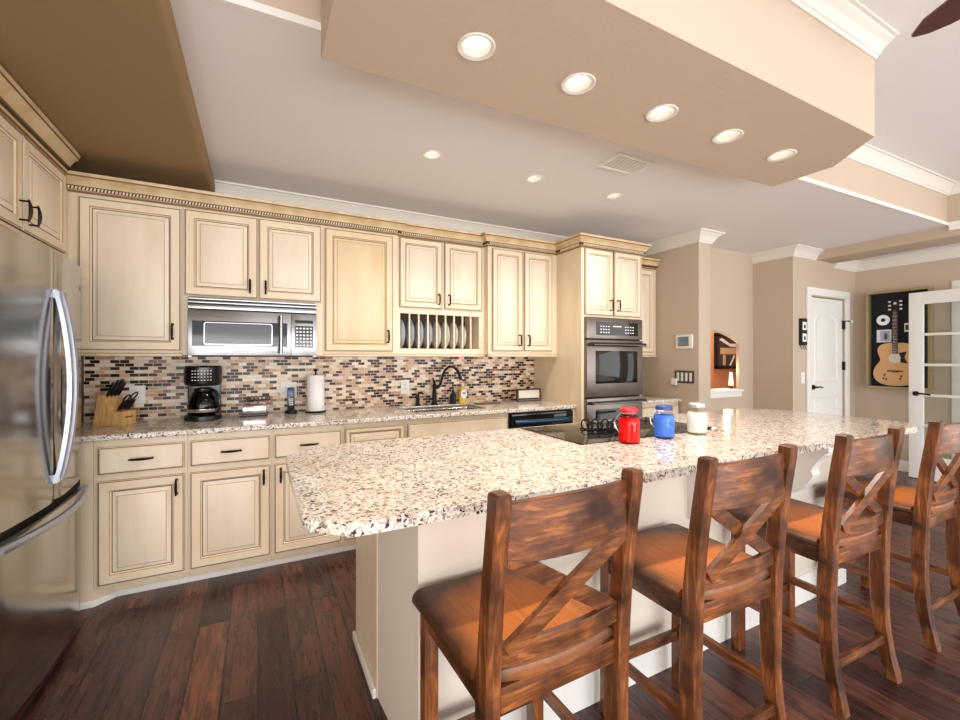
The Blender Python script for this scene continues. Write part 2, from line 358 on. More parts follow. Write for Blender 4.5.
# baseboards
BB = [(0, 0), (.014, 0), (.014, .095), (.008, .11), (.006, .125), (0, .125)]
def base(name, path, h=1): return struct(name, MB().sweep([(a, .001+b*h) for a, b in BB], path, 'trim_white'))
base('baseboard_hall', [(5.259, 3.06), (5.259, 2.639), (5.5, 2.639)]); base('baseboard_right', [(6.5, 2.639), (RX-.001, 2.639), (RX-.001, 1.8)])

# white panelled door in the hall
def white_door():
    t = thing('door_1', 'white arched two-panel door with black lever handle', 'door', (6.0, 2.66, 0)); t['kind'] = 'structure'
    mb = MB(); y = 2.655; mb.box(5.615, 6.385, y, y+.035, .008, 2.02, 'trim_white')
    def panel(x0, x1, z0, z1, arch):
        def loop(i, d):
            a, b_, c_, e = x0+i, x1-i, z0+i, z1-i
            pts = [(a, c_), (b_, c_)]
            if arch:
                n = 12; cx_ = (a+b_)/2; hw = (b_-a)/2
                pts += [(cx_+hw*math.cos(PI*k/n), e-.12+(.12)*math.sin(PI*k/n)) for k in range(n+1)]
            else: pts += [(b_, e), (a, e)]
            return [(x, y-d, z) for x, z in pts]
        mb.rloft([loop(0, 0), loop(.008, .006), (loop(.022, .006)), loop(.03, .001), loop(.06, .001), loop(.085, .007)], ['trim_white']*5, 'trim_white')
    panel(5.735, 6.265, .25, .85, False); panel(5.735, 6.265, 1.03, 1.87, True)
    mb.build('door_panel', t)
    c = MB().box(5.515, 5.605, 2.618, 2.639, 0, 2.04, 'trim_white', .004).box(6.395, 6.485, 2.618, 2.639, 0, 2.04, 'trim_white', .004).box(5.515, 6.485, 2.616, 2.639, 2.04, 2.125, 'trim_white', .004)
    c.build('door_casing', t)
    h = MB().cyl((5.68, 2.655, .98), (5.68, 2.63, .98), .028, 'bronze').cyl((5.68, 2.63, .98), (5.68, 2.60, .98), .01, 'bronze').tube([(5.68, 2.60, .98), (5.74, 2.597, .985), (5.80, 2.60, .975)], .009, 'bronze'); h.build('door_handle', t)
    for z in (.25, 1.22, 1.72): MB().box(6.372, 6.392, 2.63, 2.656, z-.05, z+.05, 'bronze').cyl((6.383, 2.632, z-.052), (6.383, 2.632, z+.052), .007, 'bronze').build('hinge', t)
    MB().tube([(6.33, 2.635, 1.765), (6.42, 2.60, 1.77), (6.47, 2.60, 1.765)], .006, 'bronze').cyl((6.47, 2.605, 1.765), (6.47, 2.59, 1.765), .018, 'white_plastic').build('door_stop', t)
    del t['category']
white_door()
# open french door leaf by the right wall
def french_door():
    t = thing('door_2', 'white glazed french door leaf standing open by the right wall', 'door', (6.4, 1.65, 0)); t['kind'] = 'structure'
    x0, x1, y0, y1 = 6.38, 6.42, 1.24, 2.047; mb = MB()
    sw = .115; gx0, gx1 = y0+sw, y1-sw; rows = 5; zb, zt = .26, 1.90
    mb.box(x0, x1, y0, gx0, .01, 2.03, 'trim_white', .003).box(x0, x1, gx1, y1, .01, 2.03, 'trim_white', .003)
    mb.box(x0, x1, gx0, gx1, .01, zb, 'trim_white').box(x0, x1, gx0, gx1, zt, 2.03, 'trim_white')
    ph = (zt-zb)/rows
    for i in range(1, rows): mb.box(x0+.004, x1-.004, gx0, gx1, zb+ph*i-.014, zb+ph*i+.014, 'trim_white', .004)
    ymid = (gx0+gx1)/2; mb.box(x0+.004, x1-.004, ymid-.014, ymid+.014, zb, zt, 'trim_white', .004)
    mb.build('door_leaf', t)
    for i in range(rows):
        for (a, b_) in ((gx0, ymid-.014), (ymid+.014, gx1)):
            MB().box(6.398, 6.402, a, b_, zb+ph*i+(.014 if i else 0), zb+ph*(i+1)-(.014 if i < rows-1 else 0), 'pane_glass').build('pane', t)
    MB().cyl((x0, 1.985, .93), (x0-.02, 1.985, .93), .026, 'bronze').cyl((x0-.02, 1.985, .93), (x0-.05, 1.985, .93), .009, 'bronze').tube([(x0-.05, 1.99, .93), (x0-.055, 1.93, .935), (x0-.05, 1.86, .925)], .009, 'bronze').build('door_handle', t)
    del t['category']
french_door()
struct('trim_7', MB().box(RX-.02, RX-.001, 1.69, 1.79, 0, 2.15, 'trim_white', .003).box(RX-.02, RX-.001, 0, 1.69, 2.05, 2.15, 'trim_white', .003))

# ---------------------------------------------------------------- cabinet parts
def rect(x0, x1, z0, z1, i, y): return [(x0+i, y, z0+i), (x1-i, y, z0+i), (x1-i, y, z1-i), (x0+i, y, z1-i)]
def raised(mb, x0, x1, z0, z1, yf, th=.019, frame=.058, swap=None):
    """raised-panel door front in the x-z plane, front face at y=yf; swap turns it to face +x"""
    L_ = [rect(x0, x1, z0, z1, 0, yf+th), rect(x0, x1, z0, z1, 0, yf+.005), rect(x0, x1, z0, z1, .003, yf+.002), rect(x0, x1, z0, z1, .007, yf+.002), rect(x0, x1, z0, z1, .010, yf),
          rect(x0, x1, z0, z1, frame-.009, yf), rect(x0, x1, z0, z1, frame-.005, yf+.004), rect(x0, x1, z0, z1, frame, yf+.011), rect(x0, x1, z0, z1, frame+.004, yf+.011),
          rect(x0, x1, z0, z1, frame+.024, yf+.003), rect(x0, x1, z0, z1, frame+.027, yf+.0015)]
    ms = ['glaze', 'cream', 'glaze', 'cream', 'cream', 'glaze_light', 'cream', 'glaze_dark', 'cream_panel', 'glaze_light']
    if swap is not None: L_ = [[(swap-(y-yf), x, z) for x, y, z in lp][::-1] for lp in L_]
    mb.rloft(L_, ms, 'cream_panel', 'cream'); return mb
def slab(mb, x0, x1, z0, z1, yf, th=.019):
    L_ = [rect(x0, x1, z0, z1, 0, yf+th), rect(x0, x1, z0, z1, 0, yf+.006), rect(x0, x1, z0, z1, .004, yf+.003), rect(x0, x1, z0, z1, .008, yf+.003), rect(x0, x1, z0, z1, .013, yf)]
    mb.rloft(L_, ['glaze', 'cream', 'glaze', 'cream'], 'cream_panel', 'cream'); return mb
def pull_v(x, y, z0, z1, parent):
    mb = MB(); mb.tube([(x, y-.028, z0), (x, y-.032, (z0*3+z1)/4), (x, y-.033, (z0+z1)/2), (x, y-.032, (z0+z1*3)/4), (x, y-.028, z1)], [.004, .0065, .0075, .0065, .004], 'bronze')
    for z in (z0+.006, z1-.006): mb.cyl((x, y, z), (x, y-.028, z), .0045, 'bronze', n=8).cyl((x, y, z), (x, y-.004, z), .008, 'bronze', n=8)
    mb.build('handle', parent)
def pull_h(x0, x1, y, z, parent):
    mb = MB(); mb.tube([(x0, y-.026, z), ((x0*3+x1)/4, y-.031, z), ((x0+x1)/2, y-.032, z), ((x0+x1*3)/4, y-.031, z), (x1, y-.026, z)], [.004, .0065, .0075, .0065, .004], 'bronze')
    for x in (x0+.008, x1-.008): mb.cyl((x, y, z), (x, y-.028, z), .0045, 'bronze', n=8)
    mb.build('handle', parent)
def door(parent, x0, x1, z0, z1, yf, hx=None, hz=None, frame=.058):
    d = raised(MB(), x0, x1, z0, z1, yf, frame=frame).build('door', parent)
    if hx is not None: pull_v(hx, yf, hz[0], hz[1], d)
    return d
def rail(mb, x0, x1, yf, z=1.33):
    mb.box(x0, x1, yf-.012, yf+.02, z, z+.012, 'cream', .003).box(x0, x1, yf-.006, yf+.018, z+.012, z+.018, 'glaze_light'); return mb

CAB = []
# upper cabinets ---------------------------------------------------
UF, UD = 3.245, 3.225
t = thing('upper_cabinet', 'tall cream wall cabinet with one wide raised-panel door, nearest the refrigerator', 'cabinet', (-.67, 3.4, 1.33))
CAB.append(t)
rail(MB().box(-.965, -.4195, UF, WY-.002, 1.348, 2.275, 'cream'), -.965, -.4195, UF).build('body', t)
door(t, -.911, -.427, 1.362, 2.242, UD, -.468, (1.43, 1.53))
t = thing('upper_cabinet', 'short cream two-door wall cabinet directly above the microwave', 'cabinet', (0, 3.4, 1.70))
CAB.append(t)
MB().box(-.4185, .4095, UF, WY-.002, 1.702, 2.275, 'cream').box(-.4185, -.387, UF, WY-.01, 1.335, 1.702, 'cream').box(.362, .4095, UF, WY-.01, 1.335, 1.702, 'cream').build('body', t)
door(t, -.408, -.003, 1.712, 2.248, UD, -.047, (1.745, 1.835)); door(t, .005, .397, 1.712, 2.250, UD, .045, (1.745, 1.835))
t = thing('upper_cabinet', 'cream wall cabinet with one honey-toned door, between microwave and plate rack', 'cabinet', (.68, 3.4, 1.33))
CAB.append(t)
rail(MB().box(.4105, .9535, UF, WY-.002, 1.348, 2.275, 'cream'), .4105, .9535, UF).build('body', t)
d = door(t, .425, .917, 1.365, 2.246, UD, .877, (1.43, 1.53)); d['label'] = 'honey-toned cabinet door'
for i, k in enumerate(d.data.materials):
    if k.name in ('cream', 'cream_panel'): d.data.materials[i] = M['honey']
# plate rack cabinet
t = thing('plate_rack_cabinet', 'cream wall cabinet with two small doors above an open plate rack', 'cabinet', (1.33, 3.4, 1.33))
CAB.append(t)
f = UF+.02; x0, x1 = .9545, 1.7285; mb = MB()
mb.box(x0, x1, f, WY-.002, 1.70, 2.275, 'cream').box(x0, x1, f, WY-.002, 1.348, 1.392, 'cream').box(x0, .985, f, WY-.002, 1.392, 1.70, 'cream').box(1.676, x1, f, WY-.002, 1.392, 1.70, 'cream')
mb.box(.985, 1.676, WY-.02, WY-.002, 1.392, 1.70, 'glaze_dark').box(.985, 1.676, f, f+.02, 1.668, 1.70, 'cream'); rail(mb, x0, x1, f); mb.build('body', t)
door(t, .977, 1.332, 1.714, 2.258, f-.02, 1.298, (1.745, 1.835), .05); door(t, 1.354, 1.697, 1.716, 2.26, f-.02, 1.388, (1.745, 1.835), .05)
SL = [.985+.691*i/9 for i in range(10)]
for i in range(1, 9):
    MB().box(SL[i]-.006, SL[i]+.006, f+.002, f+.016, 1.392, 1.668, 'cream', .002).build('rack_divider', t)
# plates
plate_spots = [(0, .118, 0), (1, .12, 0), (2, .12, 0), (3, .12, 0), (4, .115, 1), (5, .115, 1), (6, .115, 1), (7, .105, 1)]
M['plate_blue'] = mat('plate_blue', (204, 213, 224), .2); M['plate_cream'] = mat('plate_cream', (236, 232, 222), .2)
ordn = ['first', 'second', 'third', 'fourth', 'fifth', 'sixth', 'seventh', 'eighth']
for k, (i, r, kind) in enumerate(plate_spots):
    cx_ = (SL[i]+SL[i+1])/2-.008; c = (cx_, f+.03+r, 1.396+r)
    mm = 'plate_cream' if kind else 'plate_blue'
    mb = MB().lathe(c, [(.004, 0), (r*.58, 0), (r*.62, .003), (r*.97, .014), (r, .017), (r*.97, .019), (r*.6, .008), (r*.55, .005), (.004, .005)], mm, 36, axis='x')
    solo('plate', mb, '%s dinner plate upright in the plate rack, %s slot from the microwave side' % ('cream' if kind else 'pale blue-grey', ordn[k]), 'plate', c, 'plates standing in the rack')
t = thing('upper_cabinet', 'cream two-door wall cabinet with tall narrow doors beside the oven tower', 'cabinet', (2.09, 3.4, 1.33))
CAB.append(t)
f = UF-.045
rail(MB().box(1.7295, 2.447, f, WY-.002, 1.348, 2.275, 'cream'), 1.7295, 2.447, f).build('body', t)
door(t, 1.765, 2.066, 1.375, 2.248, f-.02, 2.03, (1.42, 1.52), .052); door(t, 2.086, 2.385, 1.377, 2.25, f-.02, 2.12, (1.42, 1.52), .052)
t = thing('upper_cabinet', 'narrow cream wall cabinet in the corner past the oven tower', 'cabinet', (3.48, 3.4, 1.33))
CAB.append(t)
rail(MB().box(3.164, 3.803, UF, WY-.002, 1.348, 2.275, 'cream'), 3.164, 3.803, UF).build('body', t)
door(t, 3.30, 3.76, 1.375, 2.248, UD)

# cabinet crowns with rope band
CC = [(0, 2.262), (.012, 2.262), (.014, 2.272), (.022, 2.276), (.022, 2.294), (.028, 2.298), (.03, 2.306), (.046, 2.330), (.060, 2.338), (.062, 2.346), (.066, 2.362), (.05, 2.368), (0, 2.368)]
CM = ['crown_cream', 'glaze', 'crown_cream', 'glaze_dark', 'glaze', 'crown_cream', 'crown_cream', 'crown_cream', 'glaze', 'crown_cream', 'glaze_light', 'crown_cream', 'crown_cream']
# cabinet over the refrigerator (faces +x) -------------------------
t = thing('upper_cabinet', 'cream two-door cabinet mounted above the refrigerator', 'cabinet', (-1.3, 2.7, 1.87))
MB().box(LX+.002, -.96, 1.75, 3.243, 1.875, 2.345, 'cream').box(LX+.002, -.95, 1.75, 3.243, 1.862, 1.8745, 'glaze_light').build('body', t)
for y0, y1, hy in ((2.19, 2.668, 2.634), (2.676, 3.165, 2.725)):
    d = raised(MB(), y0, y1, 1.895, 2.325, 0, swap=-.941).build('door', t)
    mb = MB(); X = -.941; z0, z1 = 1.925, 2.025
    mb.tube([(X+.03, hy, z0), (X+.036, hy, z0+.03), (X+.037, hy, (z0+z1)/2), (X+.036, hy, z1-.03), (X+.03, hy, z1)], [.004, .007, .008, .007, .004], 'bronze')
    for z in (z0+.008, z1-.008): mb.cyl((X, hy, z), (X+.03, hy, z), .0045, 'bronze', n=8)
    mb.build('handle', d)
MB().sweep([(-o_*1.15, z+.088-(2.368-z)*.12) for o_, z in CC], [(-.9595, 3.17), (-.9595, 1.75)], CM).build('crown', t)
# dark brown panel put in for the shade between refrigerator and counter corner
M['dark_end'] = mat('dark_end', (104, 72, 48), .5)

# base cabinets ----------------------------------------------------
BF, BD = 2.965, 2.945
def base_cab(x0, x1, label, dx0, dx1, hside, kind='drawer', body_x0=None):
    t = thing('base_cabinet', label, 'cabinet', ((x0+x1)/2, 3.25, 0))
    MB().box(x0+.0006, x1-.0006, BF, WY-.002, .09, .876, 'cream').build('body', t)
    MB().box(x0+.0006, x1-.0006, BF+.075, BF+.09, .0, .0895, 'cream').build('toe_kick', t)
    if kind == 'drawer':
        d = slab(MB(), dx0, dx1, .694, .84, BD).build('drawer', t); c = (dx0+dx1)/2; pull_h(c-.055, c+.055, BD, .768, d)
    elif kind == 'panel':
        raised(MB(), dx0, dx1, .694, .846, BD, frame=.035).build('drawer', t)
    elif kind == 'sink':
        slab(MB(), dx0, dx1, .694, .848, BD).build('false_front', t)
    if kind == 'sink':
        m_ = (dx0+dx1)/2
        door(t, dx0, m_-.003, .105, .658, BD, m_-.04, (.55, .64)); door(t, m_+.003, dx1, .105, .658, BD, m_+.04, (.55, .64))
    else:
        hx = dx1-.035 if hside > 0 else dx0+.035
        door(t, dx0, dx1, .105, .658, BD, hx, (.545, .635))
base_cab(-.775, -.36, 'cream base cabinet with drawer and door, under the knife block beside the refrigerator', -.756, -.374, 1)
base_cab(-.36, .076, 'cream base cabinet with drawer and door, below the coffee maker', -.346, .066, 1)
base_cab(.076, .502, 'cream base cabinet partly hidden behind the granite corner of the island', .090, .490, -1)
base_cab(.502, .934, 'narrow cream base cabinet with raised-panel drawer, left of the sink cabinet', .514, .922, 1, 'panel')
base_cab(.934, 1.785, 'wide cream sink base cabinet with plain false front below the faucet', .946, 1.772, 1, 'sink')
base_cab(3.164, 3.806, 'small cream base cabinet under the corner counter past the oven tower', 3.18, 3.79, 1)
t = thing('cabinet_filler', 'cream filler panel reaching the floor between refrigerator and first base cabinet', 'panel', (-.82, 3, 0))
MB().box(-.87, -.776, BF, WY-.002, 0, .876, 'cream').prism([(-.776, BF+.001), (-.775, BF+.001), (-.70, BF+.072), (-.70, BF+.0745), (-.776, BF+.0745)], 0, .089, 'cream').build('panel', t)
struct('baseboard_kitchen', MB().sweep([(0, .001), (.012, .001), (.012, .022), (.006, .03), (0, .032)], [(-.87, BF-.001), (-.776, BF-.001), (-.695, BF+.073), (1.785, BF+.073)], 'trim_white'))
# counter with sink cut-out
SX0, SX1, SY0, SY1 = 1.03, 1.66, 3.07, 3.46
def slab_with_hole(mb, x0, x1, y0, y1, z0, z1, m):
    for a, b_, c_, d_ in ((x0, SX0, y0, y1), (SX1, x1, y0, y1), (SX0, SX1, y0, SY0), (SX0, SX1, SY1, y1)):
        mb.box(a, b_, c_, d_, z0, z1, m)
    return mb
YC = 2.922
mb = slab_with_hole(MB(), -.98, 2.447, YC+.006, WY-.006, .879, .91, 'granite')
mb.loft([[(-.98, YC+.006, .910), (-.98, YC, .904), (-.98, YC, .885), (-.98, YC+.006, .879)], [(2.447, YC+.006, .910), (2.447, YC, .904), (2.447, YC, .885), (2.447, YC+.006, .879)]], 'granite')
bmesh.ops.remove_doubles(mb.bm, verts=mb.bm.verts, dist=1e-5)
solo('kitchen_countertop', mb, 'speckled beige granite countertop running below the mosaic backsplash', 'countertop', (.7, 3.2, .879))
mb = MB().box(3.164, 3.806, YC, WY-.006, .879, .91, 'granite', .005)
solo('corner_countertop', mb, 'short speckled granite countertop past the oven tower', 'countertop', (3.5, 3.2, .879))
struct('wall_backsplash', MB().box(-.979, 2.447, WY-.0058, WY-.0002, .88, 1.347, 'mosaic'))
t = thing('shade_panel', 'dark brown panel standing in for shade between refrigerator and mosaic backsplash', 'panel', (-.99, 3.3, 0))
MB().box(-1.02, -.9805, 2.98, WY-.002, 0, 1.346, 'dark_end').build('panel', t)

# sink
t = thing('kitchen_sink', 'stainless sink basin set into the granite below the plate rack', 'sink', (1.35, 3.27, .7))
mb = MB(); a = .002
def r4(i, z): return [(SX0+a+i, SY0+a+i, z), (SX1-a-i, SY0+a+i, z), (SX1-a-i, SY1-a-i, z), (SX0+a+i, SY1-a-i, z)]
mb.rloft([r4(0, .9), r4(.0, .905), r4(.014, .9055), r4(.016, .9), r4(.03, .89), r4(.035, .88)], ['steel']*5, None)
mb.rloft([r4(.035, .88), r4(.04, .879)], ['steel'], 'steel')
mb.build('basin', t)

# dishwasher
M['dw_blue'] = mat('dw_blue', (62, 92, 118), .2, .85)
t = thing('dishwasher', 'stainless dishwasher with bowed handle beside the oven tower', 'dishwasher', (2.1, 3.2, 0))
MB().box(1.787, 2.446, BF, WY-.01, .1, .876, 'black_matte').box(1.787, 2.446, BF+.08, WY-.01, 0, .1, 'black_matte').build('body', t)
MB().box(1.80, 2.42, BD-.01, BF-.001, .12, .735, 'steel', .006).build('door', t)
MB().box(1.80, 2.42, BD-.012, BF-.001, .738, .865, 'black_glass', .006).box(1.83, 2.39, BD-.0135, BD-.012, .845, .853, 'black_glass').build('control_panel', t)
mb = MB(); pts = [(1.83+.56*k/12, BD-.014-.04*math.sin(PI*k/12)**.6, .80) for k in range(13)]; mb.tube(pts, .021, 'dw_blue', 12)
mb.build('handle', t)
MB().box(2.421, 2.446, BD, BF-.001, .1, .876, 'cream').build('filler', t, label='cream filler strip')

# oven tower --------------------------------------------------------
t = thing('oven_cabinet', 'tall cream cabinet tower housing the double wall oven', 'cabinet', (2.8, 3.2, 0))
TOWER = t; TX0, TX1, TF, TD = 2.4485, 3.162, 2.86, 2.84
mb = MB().box(TX0, TX0+.03, TF, WY-.002, .0, 2.275, 'cream').box(TX1-.02, TX1, TF, WY-.002, 0, 2.275, 'cream').box(TX0+.03, TX1-.02, TF, WY-.002, 1.672, 2.275, 'cream').box(TX0+.03, TX1-.02, TF, WY-.002, .0, .39, 'cream').box(TX0+.03, TX1-.02, WY-.02, WY-.002, .39, 1.672, 'cream')
mb.build('body', t)
door(t, 2.480, 2.792, 1.688, 2.258, TD, 2.76, (1.73, 1.83), .05); door(t, 2.812, 3.137, 1.688, 2.262, TD, 2.845, (1.73, 1.83), .05)
slab(MB(), 2.48, 3.137, .11, .36, TD).build('drawer', t)
def cab_crown(t, path, rope=True, c0=0, c1=0):
    mb = MB().sweep([(o_, z) for o_, z in CC], path, CM); mb.bm.verts.ensure_lookup_table(); nv = len(CC)
    for k in range(nv):
        oc = .012 if k == 0 else .05 if k == nv-1 else CC[k][0]
        if c0: mb.bm.verts[k].co.x += oc+.001
        if c1: mb.bm.verts[-nv+k].co.x -= oc+.001
    first, last = mb.bm.verts[0], mb.bm.verts[-1]
    caps = [f for f in mb.bm.faces if len(f.verts) == nv and ((c0 and first in f.verts) or (c1 and last in f.verts))]
    bmesh.ops.delete(mb.bm, geom=caps, context='FACES_ONLY')
    if rope:
        skip = .075 if rope == 2 else 0
        for (xa, ya), (xb, yb) in zip(path, path[1:]):
            L_ = math.hypot(xb-xa, yb-ya); n = int(L_/.016); dx, dy = (xb-xa)/L_, (yb-ya)/L_; nx, ny = dy, -dx
            for k in range(n):
                if rope == 2 and (xb, yb) == path[-1] and (k+.5)*L_/n > L_-.075: continue
                q = (k+.5)*L_/n; px, py = xa+dx*q+nx*.024, ya+dy*q+ny*.024; h = .004
                if L_ < .08 or (xa, ya) == path[0] and q < skip: continue
                if (c0 and q < .036 and (xa, ya) == path[0]) or (c1 and q > L_-.036 and (xb, yb) == path[-1]): continue
                mb.loft([[(px+dx*(e*h+sz*.25)+nx*f_*.004, py+dy*(e*h+sz*.25)+ny*f_*.004, 2.285+sz) for e, f_ in ((1, -1), (-1, -1), (-1, 1), (1, 1))] for sz in (-.008, .008)], 'cream')
    mb.build('crown', t)
cab_crown(CAB[0], [(-.958, UF-.001), (-.4192, UF-.001)])
cab_crown(CAB[1], [(-.4188, UF-.001), (.4097, UF-.001)])
cab_crown(CAB[2], [(.4103, UF-.001), (.9537, UF-.001), (.9537, UF+.017)])
cab_crown(CAB[3], [(.9537, UF+.018), (1.729, UF+.018)], True, 1, 1)
cab_crown(CAB[4], [(1.729, UF+.017), (1.729, UF-.046), (2.448, UF-.046)], True, 0, 1)
cab_crown(TOWER, [(2.448, 3.1985), (2.448, 2.859), (3.1625, 2.859), (3.1625, 3.243)], 2)
cab_crown(CAB[5], [(3.1625, UF-.001), (3.8, UF-.001)], False, 1)

t = thing('double_oven', 'dark stainless double wall oven with black glass windows', 'oven', (2.8, 3.1, .4))
OX0, OX1 = 2.4805, 3.1395
MB().box(OX0, OX1, TF+.002, 3.4, .395, 1.668, 'black_matte').build('body', t)
MB().box(OX0, OX1, TD-.012, TF, 1.485, 1.666, 'dark_steel', .004).build('control_panel', t)
mb = MB().box(OX0+.105, OX1-.06, TD-.0145, TD-.0125, 1.515, 1.632, 'black_glass')
for k in range(4):
    for r in range(3):
        mb.box(2.63+k*.03, 2.645+k*.03, TD-.016, TD-.0146, 1.535+r*.026, 1.545+r*.026, 'white_text'); mb.box(2.92+k*.03, 2.935+k*.03, TD-.016, TD-.0146, 1.535+r*.026, 1.545+r*.026, 'white_text')
mb.box(2.775, 2.875, TD-.016, TD-.0146, 1.59, 1.600, 'white_text').build('display', t, label='black glass display panel')
def oven_door(z0, z1, hz):
    d = MB().box(OX0, OX1, TD-.016, TF, z0, z1, 'dark_steel', .006).build('door', t)
    MB().box(2.575, 3.07, TD-.019, TD-.0165, z0+.115, z1-.095, 'black_glass', .001).build('window', d, label='black glass window')
    mb = MB(); mb.tube([(OX0+.01, TD-.055, hz), (OX0+.2, TD-.062, hz), ((OX0+OX1)/2, TD-.064, hz), (OX1-.2, TD-.062, hz), (OX1-.01, TD-.055, hz)], .014, 'black_plastic', 10)
    mb.tube([(OX0+.03, TD-.067, hz-.007), ((OX0+OX1)/2, TD-.077, hz-.007), (OX1-.03, TD-.067, hz-.007)], .005, 'chrome')
    for x in (OX0+.03, OX1-.03): mb.cyl((x, TD-.016, hz), (x, TD-.056, hz), .01, 'black_plastic')
    mb.build('handle', d)
oven_door(.98, 1.474, 1.437); oven_door(.42, .968, .933)

# microwave ----------------------------------------------------------
t = thing('microwave', 'stainless over-range microwave mounted under the short cabinet', 'microwave', (0, 3.35, 1.32))
MX0, MX1, MF = -.385, .36, 3.17
MB().box(MX0, MX1, MF+.03, WY-.008, 1.325, 1.70, 'steel').box(MX0+.02, MX1-.02, MF+.01, MF+.03, 1.325, 1.335, 'black_matte').build('body', t)
mb = MB()
for k, (za, zb_) in enumerate(((1.625, 1.653), (1.661, 1.675), (1.683, 1.698))): mb.box(MX0, MX1, MF+.002+.004*k, MF+.03, za, zb_, 'steel', .002)
mb.box(MX0, MX1, MF+.02, MF+.0295, 1.62, 1.698, 'black_matte').build('vent_grille', t)
d = MB().box(MX0, .197, MF, MF+.0295, 1.332, 1.618, 'steel', .004).build('door', t)
MB().box(-.362, .175, MF-.002, MF-.0003, 1.392, 1.55, 'black_glass').build('door_glass', d)
M['micro_window'] = mat('micro_window', (92, 96, 100), .1)
mb = MB(); rr = []
def rrect(x0, x1, z0, z1, r, y, n=5):
    out = []
    for cx_, cz, a0 in ((x1-r, z1-r, 0), (x0+r, z1-r, PI/2), (x0+r, z0+r, PI), (x1-r, z0+r, 3*PI/2)):
        for k in range(n+1): t_ = a0+PI/2*k/n; out.append((cx_+r*math.cos(t_), y, cz+r*math.sin(t_)))
    return out
mb.rloft([rrect(-.30, .085, 1.40, 1.542, .015, MF-.0021), rrect(-.30, .085, 1.40, 1.542, .015, MF-.0035), rrect(-.296, .081, 1.404, 1.538, .013, MF-.0036)], ['chrome', 'chrome'], 'micro_window'); mb.build('window', d)
MB().cyl((.135, MF-.03, 1.345), (.135, MF-.03, 1.60), .012, 'steel').cyl((.135, MF, 1.365), (.135, MF-.03, 1.365), .008, 'steel').cyl((.135, MF, 1.58), (.135, MF-.03, 1.58), .008, 'steel').build('handle', d)
MB().box(-.135, -.122, MF-.0012, MF-.0002, 1.35, 1.366, 'dark_steel').box(-.118, -.045, MF-.0012, MF-.0002, 1.354, 1.362, 'dark_steel').build('badge', d)
p = MB().box(.2, MX1, MF, MF+.0295, 1.332, 1.618, 'steel', .004).build('control_panel', t)
mb = MB().box(.222, .338, MF-.002, MF-.0003, 1.388, 1.535, 'black_glass').box(.222, .338, MF-.002, MF-.0003, 1.553, 1.575, 'black_glass')
for a_ in range(5):
    for r in range(6): mb.box(.229+a_*.022, .243+a_*.022, MF-.003, MF-.0021, 1.397+r*.023, 1.409+r*.023, 'white_text')
mb.build('keypad', p)

# ---------------------------------------------------------------- refrigerator (faces +x)
t = thing('refrigerator', 'stainless french-door refrigerator with bowed bar handles', 'refrigerator', (-1.2, 2.4, 0))
FY0, FY1 = 1.95, 2.862; seam = 2.425
def fx(y): u = (y-(FY0+FY1)/2)/((FY1-FY0)/2); return -.752-.04*u*u
def slabdoor(y0, y1, z0, z1):
    n = 14; mb = MB(); e = .012; loops = []
    pts = [(-.86, y0), (-.80, y0)] + [(fx(y)-(e if k in (0, n) else 0), y) for k, y in [(k, y0+(y1-y0)*k/n) for k in range(n+1)]] + [(-.80, y1), (-.86, y1)]
    return mb.prism(pts, z0, z1, 'fridge_steel')
MB().box(-1.66, -.862, FY0, FY1, .03, 1.77, 'black_matte').build('body', t)
dl = slabdoor(FY0, seam-.003, .722, 1.765).build('door', t); dr = slabdoor(seam+.003, FY1, .722, 1.765).build('door', t)
fz = slabdoor(FY0, FY1, .05, .69).build('freezer_drawer', t)
MB().box(-.86, -.80, FY0, FY1, .69, .722, 'black_matte').build('gasket', t)
MB().box(-1.6, -.83, FY0+.02, FY1-.02, 0.0, .049, 'black_matte').build('base_grille', t)
for y, par in ((seam-.034, dl), (seam+.022, dr)):
    mb = MB(); loops = []
    n = 16
    for k in range(n+1):
        s_ = k/n; z = .80+.80*s_; X = fx(y)+.008+.046*math.sin(PI*s_)**.8
        loops.append([(X-.008, y-.014, z), (X+.006, y-.011, z), (X+.01, y, z), (X+.006, y+.011, z), (X-.008, y+.014, z)])
    mb.loft(loops, 'handle_steel')
    for z in (.82, 1.58): mb.box(fx(y)-.001, fx(y)+.022, y-.01, y+.01, z-.014, z+.014, 'handle_steel')
    mb.build('handle', par)
mb = MB(); loops = []; n = 16
for k in range(n+1):
    s_ = k/n; y = FY0+.03+(FY1-FY0-.06)*s_; X = fx(y)+.008+.036*math.sin(PI*s_)**.8; z = .668
    loops.append([(X-.008, y, z-.014), (X+.006, y, z-.014), (X+.01, y, z), (X+.006, y, z+.014), (X-.008, y, z+.014)])
mb.loft(loops, 'handle_steel')
for y in (FY0+.05, FY1-.05): mb.box(fx(y)-.002, fx(y)+.026, y-.014, y+.014, .657, .679, 'handle_steel')
mb.build('handle', fz)
MB().cyl((fx(2.78)-.002, 2.78, 1.66), (fx(2.78)+.002, 2.78, 1.66), .011, 'dark_steel').build('badge', dr)

